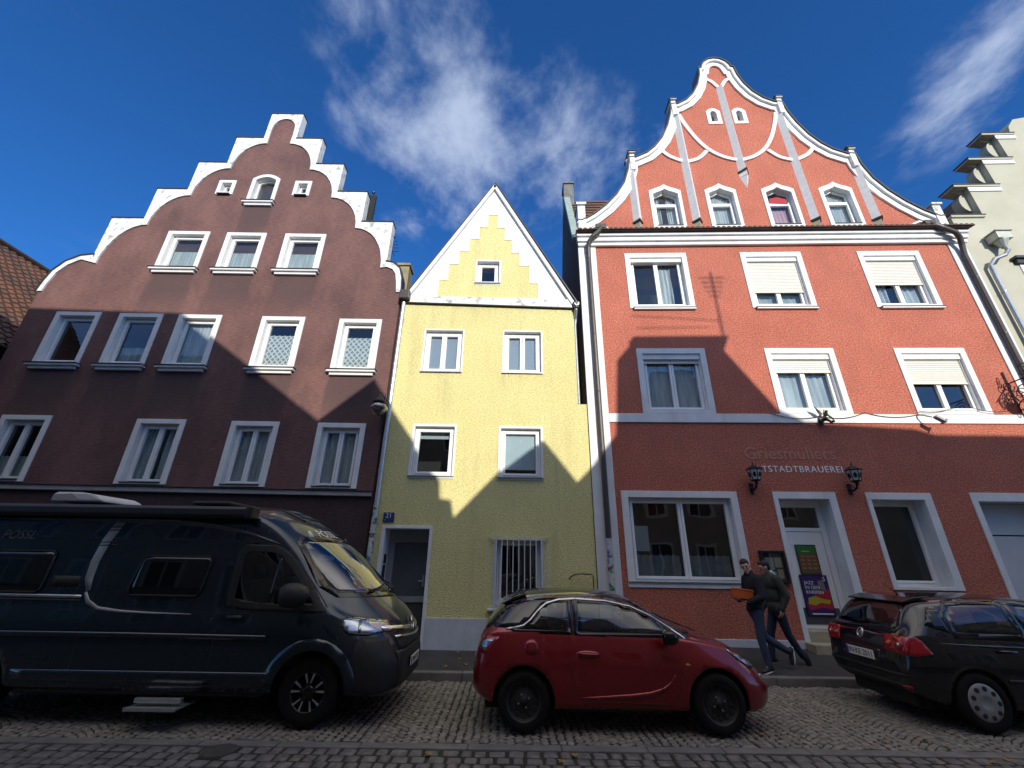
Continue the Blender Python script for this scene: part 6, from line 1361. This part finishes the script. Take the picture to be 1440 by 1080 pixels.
def camper():
    L = 5.99
    cur = dict(zb=[(0, .42), (.3, .34), (5.4, .30), (5.8, .26), (L, .34)],
      zs=[(0, 1.2), (4.8, 1.2), (5.1, 1.16), (5.4, 1.05), (5.7, .94), (L, .72)],
      zt=[(0, 2.36), (.06, 2.48), (.2, 2.53), (3.0, 2.545), (3.8, 2.535), (4.1, 2.46), (4.4, 2.32), (5.0, 1.93), (5.45, 1.53), (5.56, 1.41), (5.66, 1.33), (5.84, 1.18), (5.95, 1.03), (L, .88)],
      wm=[(0, .98), (.1, 1.015), (.5, 1.025), (5.2, 1.025), (5.55, .99), (5.8, .90), (5.92, .80), (L, .66)],
      zm=[(0, .80), (5.2, .80), (L, .60)],
      ws=[(0, .96), (.1, 1.0), (.5, 1.01), (4.9, 1.005), (5.3, .95), (5.6, .85), (5.85, .70), (L, .52)],
      wr=[(0, .84), (.1, .88), (.5, .90), (3.8, .89), (4.2, .865), (4.6, .86), (5.0, .90), (5.25, .88), (5.5, .78), (5.8, .60), (L, .42)],
      zr=[(0, 2.25), (.1, 2.36), (.3, 2.40), (3.6, 2.40), (3.9, 2.33), (4.15, 2.20), (4.46, 1.96), (5.0, 1.38), (5.25, 1.21), (5.5, 1.12), (5.8, 1.02), (L, .81)],
      bulge=[(0, .03), (3.9, .03), (4.6, .02), (5.2, .0), (L, 0)])
    P = car_paint('dark_blue_grey_van_paint', (.013, .026, .040), .24, .5)
    v = Vehicle('camper_van', 'dark blue grey high roof camper van parked on the left', 'camper van', (-7.36, 6.97, .012), 0, P, L, cur, 58)
    v.arch(.95, .36, .43); v.arch(4.99, .36, .43)
    ws = ccw([(-.80, 1.40), (0, 1.37), (.80, 1.40), (.84, 1.49), (.76, 2.0), (.70, 2.06), (0, 2.10), (-.70, 2.06), (-.76, 2.0), (-.84, 1.49)])
    dw = ccw([(3.86, 1.32), (4.20, 1.27), (4.92, 1.27), (4.80, 1.42), (4.42, 1.80), (4.30, 1.88), (4.20, 1.91), (3.90, 1.92), (3.85, 1.86)])
    v.hole(ws, 'x', 1, .04)
    for sg in (-1, 1): v.hole(dw, 'y', sg, -.035)
    v.finish(); R_ = v.root
    GREYD = flat('silver_grey_decal', (.36, .37, .38), .35); GREYM = flat('mid_grey_decal', (.13, .135, .14), .4)
    v.panel('windscreen_frame', ccw(inset(ws, -.045)), GLOSSB, 'x', 1, .004, inner=inset(ws, .025), cell=.08)
    WG = glass_mat('windscreen_glass', (.34, .37, .36), 2.0, .07, .0); v.panel('windscreen', inset(ws, .004), WG, 'x', 1, .003, cell=.08)
    for sg in (-1, 1):
        v.panel('window_frame', ccw(inset(dw, -.065)), BLKP, 'y', sg, .012, inner=ccw(inset(dw, .022)), cell=.03, depth=.016); v.panel('side_window', inset(dw, .004), CARGLASS, 'y', sg, .003, cell=.03, depth=.003)
        v.line('window_bar', [(4.33, 1.30), (4.34, 1.84)], .03, GLOSSB, 'y', sg, .008)
        v.line('door_gap', [(3.78, 2.0), (3.76, 1.3), (3.78, .5), (3.85, .40), (4.55, .40)], .010, DARKIN, 'y', sg, .0015)
        v.line('door_gap', [(3.78, 2.0), (4.1, 2.02), (4.40, 1.90), (4.75, 1.58), (5.06, 1.25)], .010, DARKIN, 'y', sg, .0015)
        v.line('body_crease', [(.4, .93), (2.6, .93), (4.4, .92)], .05, P, 'y', sg, .012); v.panel('lower_cladding', ccw([(1.45, .36), (4.50, .36), (4.50, .56), (1.45, .56)]), P, 'y', sg, .014, cell=.15)
        v.line('arch_flare', [(4.99+.50*cos(a), .36+.50*sin(a)) for a in [radians(q) for q in range(2, 182, 12)]], .12, P, 'y', sg, .012)
        v.panel('front_corner', ccw([(5.46, .30), (5.96, .36), (5.97, .62), (5.80, .90), (5.52, .935), (5.47, .78)]), BLKP, 'y', sg, .010, cell=.07)
        hl = ccw([(5.26, 1.115), (5.40, 1.13), (5.76, 1.065), (5.81, .975), (5.60, .945), (5.40, .965), (5.30, 1.03)]); l = v.panel('headlight', hl, LAMPIN, 'y', sg, .006, cell=.05)
        v.panel('headlight_cover', inset(hl, .003), CLEAR, 'y', sg, .016, cell=.05, parent=l); v.line('headlight_bezel', hl+[hl[0]], .022, GLOSSB, 'y', sg, .011, parent=l); v.line('headlight_bezel', [(5.46, 1.13), (5.50, .95)], .03, GLOSSB, 'y', sg, .011, parent=l)
        v.mirror(4.70, sg*1.19, 1.40, BLKP, 1.55)
        v.line('door_handle', [(3.86, 1.13), (4.05, 1.13)], .045, BLKP, 'y', sg, .02)
        v.panel('tail_lamp', ccw([(.01, 1.0), (.10, 1.0), (.10, 1.55), (.03, 1.55)]), REDLENS, 'y', sg, .01)
    s_ = -1
    wn = lambda x0, x1, z0, z1, r=.06: [(x0+r+r*cos(a) if c in (1, 2) else x1-r+r*cos(a), (z0+r if c in (2, 3) else z1-r)+r*sin(a)) for c, a0 in ((0, 0), (1, 90), (2, 180), (3, 270)) for a in [radians(a0+q) for q in (0, 30, 60, 90)]]
    def camwin(p): 
        o = v.panel('camper_window', p, DARKGLASS, 'y', s_, .020, cell=.1, depth=.03); v.line('window_rim', p+[p[0]], .02, BLKP, 'y', s_, .022, parent=o)
    q = [(2.56, 1.36), (3.40, 1.36), (3.44, 1.42), (3.47, 1.76), (3.43, 1.82), (2.62, 1.82), (2.57, 1.78), (2.51, 1.43)]; camwin(ccw(q)); camwin(ccw(wn(.35, 1.40, 1.38, 1.86)))
    v.panel('vent_grille', ccw([(1.48, 1.44), (1.84, 1.44), (1.84, 1.57), (1.48, 1.57)]), BLKP, 'y', s_, .003)
    # silver decals: upright flash, sweeping upper line, lower curve, rail
    fl = v.line('decal_stripe', [(2.05, 2.25), (2.03, 2.19), (1.97, 2.0), (1.94, 1.75), (1.95, 1.55), (2.00, 1.40)], [.13, .13, .12, .11, .10, .05], GREYD, 'y', s_, .006)
    for z in (2.175, 2.135, 1.985, 1.945): v.line('decal_line', [(1.90, z-.006), (2.14, z+.006)], .012, P, 'y', s_, .009, parent=fl)
    v.line('decal_stripe', [(1.98, 1.385), (2.05, 1.28), (2.2, 1.21), (2.5, 1.18), (2.9, 1.165), (3.40, 1.16)], [.03, .05, .04, .03, .02, .006], GREYD, 'y', s_, .006)
    v.line('decal_stripe', [(.30, 2.265), (1.2, 2.262), (2.1, 2.26), (2.8, 2.25), (3.3, 2.21), (3.8, 2.13), (4.25, 2.0)], [.004, .03, .05, .055, .05, .04, .01], GREYM, 'y', s_, .006)
    v.line('sliding_rail', [(.3, 1.345), (1.95, 1.335)], .035, SILVER, 'y', s_, .014); v.line('sliding_rail', [(.3, 1.30), (1.95, 1.29)], .02, BLKP, 'y', s_, .012)
    v.line('door_gap', [(2.08, 2.2), (2.10, 1.3), (2.12, .42)], .010, DARKIN, 'y', s_, .0015); v.line('roof_seam', [(.3, 2.02), (3.7, 2.02)], .008, DARKIN, 'y', s_, .0015)
    def projtext(nm, body, size, mat, x, z, shear=0, view='y', sg=-1, off=.007, y=0, space=1.0, sc=1.0):
        o = text_mesh(nm, body, size, mat, R_, None, shear, .001, space)
        for vt in o.data.vertices:
            a, b = vt.co.x, vt.co.z
            if view == 'y': hit, no, _, _ = v.bvh.ray_cast(Vector((x+a, sg*3, z+b)), Vector((0, -sg, 0)))
            else: hit, no, _, _ = v.bvh.ray_cast(Vector((9*sg, y+a*sg, z+b)), Vector((-sg, 0, 0)))
            if hit is not None:
                if view == 'x' and no.x < 0: no = -no
                if view == 'y' and no.y*sg < 0: no = -no
                vt.co = hit+no*(off+(vt.co.y*-1 if abs(vt.co.y) < .01 else 0))
        return o
    projtext('maker_lettering', 'PÖSSL', .155, GREYM, .77, 2.055, .25, space=1.05); v.panel('maker_sign', ccw([(.32, 2.0), (.40, 2.0), (.50, 2.11), (.45, 2.11)]), GREYM, 'y', s_, .006)
    WD = flat('white_decal', (.7, .7, .7), .5); projtext('maker_lettering', 'PÖSSL', .13, WD, 0, 2.145, .25, 'x', 1, .008, y=-.30)
    v.panel('maker_sign', ccw([(-.62, 2.10), (-.56, 2.10), (-.52, 2.18), (-.56, 2.18)]), WD, 'x', 1, .007)
    v.panel('roof_window', ccw([(3.92, -.42), (4.30, -.40), (4.30, .40), (3.92, .42)]), DARKGLASS, 'z', 1, .012, cell=.08)
    # front: grille, double chevron, bars, plate
    v.panel('grille', ccw([(-.62, .91), (.62, .91), (.58, .73), (-.58, .73)]), BLKP, 'x', 1, .008); v.line('chrome_bar', [(-.72, .99), (-.4, .965), (0, .95), (.4, .965), (.72, .99)], .06, CHROME, 'x', 1, .018); v.line('chrome_bar', [(-.60, .885), (0, .86), (.60, .885)], .028, CHROME, 'x', 1, .018)
    for dz in (0, .085): v.line('chevron', [(-.10, .905+dz), (0, .975+dz), (.10, .905+dz)], .045, CHROME, 'x', 1, .03)
    v.panel('bumper', ccw([(-.70, .36), (.70, .36), (.68, .74), (-.68, .74)]), BLKP, 'x', 1, .012)
    v.plate(6.045, .56, 1, 'PAF·P 52')
    v.line('bonnet_gap', [(-.80, 1.13), (-.5, 1.05), (0, 1.015), (.5, 1.05), (.80, 1.13)], .012, DARKIN, 'x', 1, .002)
    for y0, y1 in ((-.55, .05), (.1, .65)):
        m = MB(); pts = []
        for k in range(6):
            t = k/5; hit, no, _, _ = v.bvh.ray_cast(Vector((9, y0+(y1-y0)*t, 1.40+.10*t)), Vector((-1, 0, 0))); pts.append(hit+Vector((.03, 0, .02)))
        m.tube(pts, [.016, .014, .012, .012, .010, .008], 6); m.build('wiper', BLKP, R_)
    # awning housing, roof box
    m = MB(); pr = [(-1.06, 2.30), (-1.10, 2.34), (-1.10, 2.42), (-1.05, 2.455), (-.93, 2.455), (-.91, 2.40), (-.93, 2.31)]
    vs = [(x, y, z) for x in (-.1, 3.88) for y, z in pr]; n = len(pr); m.add(vs, [tuple(range(n))[::-1], tuple(range(n, 2*n))]+[(i, (i+1) % n, (i+1) % n+n, i+n) for i in range(n)]); m.build('awning_housing', rough_mat('anthracite_awning', (.030, .032, .036), (.022, .023, .026), .4, 4, .5, 0), R_, bevel=.012)
    m = MB(); m.box(-.12, .02, -1.105, -.905, 2.296, 2.46); m.box(3.80, 3.90, -1.105, -.905, 2.296, 2.46); m.build('awning_end_cap', BLKP, R_, bevel=.02)
    WB = rough_mat('white_roof_unit', (.62, .63, .64), (.5, .51, .52), .5, 3, .4, 0)
    m = MB(); pr = [(.62, 2.54), (.62, 2.64), (.68, 2.675), (1.02, 2.675), (1.24, 2.645), (1.37, 2.59), (1.39, 2.54)]; m.prism(pr, -.62, .12); u = m.build('air_conditioner', WB, R_, bevel=.03)
    m = MB(); m.prism([(.65, 2.55), (.65, 2.63), (.92, 2.65), (.99, 2.61), (1.01, 2.55)], -.632, -.6205); m.build('grille', flat('grey_unit_side', (.33, .34, .35), .6), u)
    m = MB(); m.box(2.5, 3.1, -.35, .35, 2.545, 2.61); m.build('roof_hatch', BLKP, R_, bevel=.03)
    # entry step and sill
    m = MB(); m.box(3.0, 3.60, -1.12, -.80, .20, .222); m.box(3.0, 3.60, -1.13, -1.12, .192, .232); m.box(3.04, 3.58, -1.05, -1.0, .255, .30); m.build('entry_step', SILVER, R_, bevel=.006)
    for x in (.95, 4.99):
        for y in (-.845, .845): v.wheel(x, y, .355, .235, .215, 'alloy')
    v.seats((4.05,), (-.5, .5), .85, .62, .5)
    MB().box(4.6, 5.12, -.80, .80, .8, 1.14).build('dashboard', SEATM, R_, bevel=.06)
    MB().box(2.0, 2.1, -.9, .9, .5, 2.2).build('partition', DARKIN, R_)
    v.under(.2, 5.7, .7, .25, .6); v.under(1.5, 4.45, .96, .30, .6)
camper()
# ------------------------------------------------------------------ people
SKIN = rough_mat('skin', (.56, .33, .24), (.48, .26, .19), .55, 20, .5, 0)
def blob(name, parts, mat, parent, voxel=.012, smooth=4, factor=.5):
    """one continuous skin over overlapping limbs: ('c', p0, p1, r0, r1) tapered limb, ('e', centre, (ax, ay, az) half-axes as vectors)"""
    m = MB()
    for p in parts:
        vs = []; fs = []; n = 16
        if p[0] == 'c':
            a, b = Vector(p[1]), Vector(p[2]); t = (b-a); l = t.length; t = t.normalized(); u = t.orthogonal().normalized(); w = t.cross(u)
            prof = [(p[3]*cos(q), -p[3]*sin(q)) for q in [radians(k) for k in (90, 65, 40, 18)]]+[(p[3], 0), (p[4], l)]+[(p[4]*cos(q), l+p[4]*sin(q)) for q in [radians(k) for k in (18, 40, 65, 90)]]
            for r, h in prof: vs += [a+t*h+(u*cos(2*pi*k/n)+w*sin(2*pi*k/n))*max(r, 1e-4) for k in range(n)]
            rows = len(prof)
        else:
            c_ = Vector(p[1]); A, B, C_ = (Vector(q) for q in p[2]); rows = 11
            for i in range(rows):
                th = pi*i/(rows-1); vs += [c_+C_*(-cos(th))+(A*cos(2*pi*k/n)+B*sin(2*pi*k/n))*max(sin(th), 1e-4) for k in range(n)]
        for i in range(rows-1):
            for k in range(n): fs.append((i*n+k, i*n+(k+1) % n, (i+1)*n+(k+1) % n, (i+1)*n+k))
        fs += [tuple(range(n))[::-1], tuple((rows-1)*n+k for k in range(n))]; m.add(vs, fs)
    o = m.build(name+'_t', mat, None, recalc=True)
    rm = o.modifiers.new('r', 'REMESH'); rm.mode = 'VOXEL'; rm.voxel_size = voxel; rm.use_smooth_shade = True
    sm = o.modifiers.new('s', 'SMOOTH'); sm.iterations = smooth; sm.factor = factor
    bpy.context.view_layer.update(); dg = bpy.context.evaluated_depsgraph_get(); m2 = bpy.data.meshes.new_from_object(o.evaluated_get(dg)); m2.name = name; bpy.data.objects.remove(o)
    for p in m2.polygons: p.use_smooth = True
    q = bpy.data.objects.new(name, m2); COL.objects.link(q); q.parent = parent; return q
def person(label, loc, J, jacket, trousers, shoe, hair, sole, hood=None, rz=0):
    """J: joint positions, local to the feet"""
    R_ = thing('person', label, 'person', loc, rz); V = lambda k: Vector(J[k])
    nk, hd, pe, ch = V('neck'), V('head'), V('pelvis'), V('chest'); fwd = Vector(J['face']).normalized(); up = (hd-nk).normalized(); fwd = (fwd-up*fwd.dot(up)).normalized(); side = fwd.cross(up).normalized()
    X, Y, Z_ = Vector((1, 0, 0)), Vector((0, 1, 0)), Vector((0, 0, 1)); mid = (pe+ch)/2
    # body: head with face, neck, trunk, limbs, hands
    b = [('e', hd+up*.015, (fwd*.098, side*.076, up*.112)), ('e', hd+fwd*.028-up*.055, (fwd*.058, side*.054, up*.062)), ('c', hd+fwd*.094+up*.022, hd+fwd*.112-up*.020, .010, .016), ('e', hd+fwd*.075-up*.098, (fwd*.022, side*.026, up*.02)),
         ('c', hd+fwd*.082+up*.036-side*.045, hd+fwd*.082+up*.036+side*.045, .014, .014), ('c', hd+fwd*.087-up*.058-side*.016, hd+fwd*.087-up*.058+side*.016, .011, .011)]
    for s in (-1, 1): b += [('e', hd+side*.077*s-up*.004-fwd*.008, (fwd*.022, side*.012, up*.034))]
    b += [('c', nk-up*.04, hd-fwd*.018-up*.03, .054, .052), ('c', pe, ch, .09, .11)]
    for s in ('l', 'r'):
        b += [('c', pe, V('hip_'+s), .07, .06), ('c', V('hip_'+s), V('knee_'+s), .06, .045), ('c', V('knee_'+s), V('ankle_'+s), .042, .034), ('c', V('ankle_'+s), V('ankle_'+s).lerp(V('toe_'+s), .3), .03, .022), ('c', ch, V('sh_'+s), .07, .045), ('c', V('sh_'+s), V('elbow_'+s), .042, .036), ('c', V('elbow_'+s), V('wrist_'+s), .036, .027)]
        dd = (V('hand_'+s)-V('wrist_'+s)).normalized(); pl = Vector(J['palm_'+s]); pl = (pl-dd*pl.dot(dd)).normalized(); sd = dd.cross(pl).normalized(); pw = V('wrist_'+s)
        b += [('e', pw+dd*.055, (sd*.042, pl*.017, dd*.058)), ('c', pw-dd*.01, pw+dd*.03, .026, .024)]
        for o, l in ((-.031, .066), (-.0105, .080), (.0105, .075), (.031, .058)):
            q = pw+dd*.098+sd*o; b += [('c', q, q+dd*l*.48+pl*.012, .0095, .009), ('c', q+dd*l*.48+pl*.012, q+dd*l*.78+pl*l*.48, .009, .0075)]
        b += [('c', pw+dd*.03+sd*.036, pw+dd*.068+sd*.060+pl*.018, .0125, .0105), ('c', pw+dd*.068+sd*.060+pl*.018, pw+dd*.098+sd*.055+pl*.036, .0105, .0085)]
    blob('body', b, SKIN, R_, .0065, 2, .35)
    m = MB(); E_ = lambda c_, ax: None
    for s in (-1, 1):
        q = hd+fwd*.092+side*.033*s+up*.010; m.add([q+side*.011+up*.003, q-side*.011+up*.003, q-side*.011-up*.004, q+side*.011-up*.004], [(0, 1, 2, 3)])
        q = hd+fwd*.097+side*.036*s+up*.038; m.add([q+side*.019+up*.002, q-side*.019+up*.004, q-side*.019-up*.001, q+side*.019-up*.002], [(0, 1, 2, 3)])
    q = hd+fwd*.099-up*.058; m.add([q+side*.022+up*.002, q-side*.022+up*.002, q-side*.018-up*.005, q+side*.018-up*.005], [(0, 1, 2, 3)])
    m.add([Vector(p)-fwd*.02 for p in m.v], [tuple(f[::-1]) for f in m.f]); m.build('eyes_brows_mouth', flat('dark_face_detail', (.09, .05, .04), .5), R_, recalc=False)
    blob('hair', [('e', hd+up*.042-fwd*.020, (fwd*.098, side*.084, up*.096)), ('e', hd-fwd*.045-up*.01, (fwd*.062, side*.076, up*.078)), ('e', hd+up*.09+fwd*.03, (fwd*.06, side*.062, up*.035))], hair, R_, .009, 2)
    j_ = [('e', ch+Z_*.04, (X*.135, Y*.195, Z_*.19)), ('e', mid, (X*.135, Y*.180, Z_*.21)), ('e', pe+Z_*.0, (X*.145, Y*.190, Z_*.13)), ('c', ch+Z_*.10, nk-up*.03, .12, .082)]
    for s in ('l', 'r'):
        j_ += [('c', nk-up*.06, V('sh_'+s), .08, .082), ('c', V('sh_'+s), V('elbow_'+s), .082, .066), ('c', V('elbow_'+s), V('wrist_'+s), .066, .048)]
    j_ += [('c', nk-up*.01-side*.02, nk-up*.01+side*.02, .072, .072)]
    blob('jacket', j_, jacket, R_, .013, 4)
    if hood: blob('collar', [('e', nk-fwd*.055+up*.005, (fwd*.055, side*.095, up*.05)), ('e', nk-fwd*.075-up*.045, (fwd*.05, side*.08, up*.06))], hood, R_, .012, 3)
    t_ = [('e', pe-Z_*.03, (X*.135, Y*.170, Z_*.15))]
    for s in ('l', 'r'):
        h, k, a_ = V('hip_'+s), V('knee_'+s), V('ankle_'+s); t_ += [('c', h, k, .098, .070), ('c', k, k.lerp(a_, .35), .070, .068), ('c', k.lerp(a_, .35), a_.lerp(k, .04), .068, .056)]
    blob('trousers', t_, trousers, R_, .013, 4)
    for s in ('l', 'r'):
        a_, t = V('ankle_'+s), V('toe_'+s); dd = (t-a_).normalized(); n = Vector(J.get('sole_'+s, (0, 0, -1))).normalized(); n = (n-dd*n.dot(dd)).normalized() if abs(n.dot(dd)) < .99 else n
        sh = blob('shoe', [('c', a_+n*.0, a_+n*.035-dd*.02, .052, .046), ('c', a_-dd*.04+n*.045, t+n*.035, .042, .036), ('c', a_+n*.02, t+n*.04, .046, .03)], shoe, R_, .009, 2)
        q = dd.cross(n).normalized(); m = MB(); b0 = a_-dd*.085; b1 = t+dd*.04; b0 = b0+n*.066; b1 = b1+n*.055
        out = []
        for k in range(20):
            an = 2*pi*k/20; w_ = .040+.010*cos(an); out.append((b0+b1)/2+(b1-b0)/2*cos(an)+q*w_*sin(an))
        m.add(out+[p+n*.022 for p in out], [tuple(range(20)), tuple(range(20, 40))[::-1]]+[(i, (i+1) % 20, (i+1) % 20+20, i+20) for i in range(20)]); m.build('sole', sole, sh, bevel=.004)
    return R_
NAVY = rough_mat('dark_navy_jacket', (.012, .013, .019), (.022, .023, .03), .85, 6, .7, 30, .004, .6)
OLIVE = rough_mat('grey_green_parka', (.055, .058, .047), (.035, .037, .032), .9, 6, .7, 30, .004, .6)
DENIM = rough_mat('blue_denim', (.045, .065, .115), (.03, .04, .075), .85, 7, .8, 60, .002, .5)
DENIM2 = rough_mat('dark_blue_denim', (.025, .035, .065), (.015, .02, .04), .85, 7, .8, 60, .002, .5)
HAIR = rough_mat('dark_brown_hair', (.018, .012, .009), (.03, .02, .015), .6, 30, .7, 0); HAIR2 = rough_mat('black_hair', (.008, .007, .007), (.015, .013, .012), .55, 30, .7, 0)
SHOE = flat('dark_shoe', (.02, .022, .026), .6); SOLE = flat('white_sole', (.6, .62, .62), .6); SOLED = flat('dark_sole', (.03, .03, .03), .7); PALEC = flat('pale_collar', (.45, .50, .56), .8)
Z = .115
J1 = dict(pelvis=(0, 0, .98), chest=(.04, 0, 1.36), neck=(.0, 0, 1.58), head=(-.045, -.015, 1.70), face=(-.62, -.78, -.05),
  hip_l=(-.01, -.10, .93), knee_l=(-.055, -.11, .52), ankle_l=(-.0, -.11, .10), toe_l=(-.15, -.15, .06), sole_l=(0, 0, -1),
  hip_r=(.03, .10, .93), knee_r=(.12, .09, .52), ankle_r=(.50, .08, .30), toe_r=(.48, .07, .13), sole_r=(1, 0, .1),
  sh_l=(.06, -.20, 1.48), elbow_l=(.02, -.27, 1.19), wrist_l=(-.20, -.20, 1.10), hand_l=(-.30, -.16, 1.12), palm_l=(0, .1, 1),
  sh_r=(.03, .20, 1.48), elbow_r=(-.02, .25, 1.18), wrist_r=(-.22, .10, 1.12), hand_r=(-.32, .04, 1.13), palm_r=(0, -.1, 1))
person('man in dark jacket and jeans walking left, carrying an orange box', (4.56, 8.72, Z), J1, NAVY, DENIM, SHOE, HAIR, SOLE)
J2 = dict(pelvis=(0, 0, .96), chest=(.0, 0, 1.34), neck=(-.02, 0, 1.54), head=(-.06, .01, 1.655), face=(-.95, .25, -.12),
  hip_l=(-.01, -.10, .91), knee_l=(.08, -.10, .50), ankle_l=(.26, -.10, .16), toe_l=(.30, -.10, .02), sole_l=(.8, 0, -.4),
  hip_r=(.01, .10, .91), knee_r=(-.14, .10, .50), ankle_r=(-.20, .10, .10), toe_r=(-.36, .10, .06), sole_r=(0, 0, -1),
  sh_l=(.02, -.20, 1.44), elbow_l=(.10, -.26, 1.16), wrist_l=(-.02, -.24, .93), hand_l=(-.05, -.23, .84), palm_l=(-.2, 1, 0),
  sh_r=(.0, .20, 1.44), elbow_r=(.05, .26, 1.15), wrist_r=(-.1, .25, .93), hand_r=(-.13, .24, .84), palm_r=(-.2, -1, 0))
person('person in grey green parka and jeans walking behind the man with the box', (5.17, 9.12, Z+.03), J2, OLIVE, DENIM2, SHOE, HAIR2, SOLED, hood=PALEC)
def orange_box():
    t = thing('orange_box', 'shallow orange box carried by the man in the dark jacket', 'box', (4.305, 8.60, 1.285), radians(14)); t.scale = (.86, .86, .95)
    OR = rough_mat('orange_card', (.55, .115, .012), (.46, .085, .01), .6, 5, .6, 0)
    M = Matrix.Rotation(radians(6), 4, 'Y')
    m = MB(); m.box(-.17, .17, -.13, .13, -.02, .12, M); m.build('box_body', OR, t, bevel=.008); m = MB(); m.box(-.178, .178, -.138, .138, .121, .155, M); m.build('lid', OR, t, bevel=.008)
orange_box()
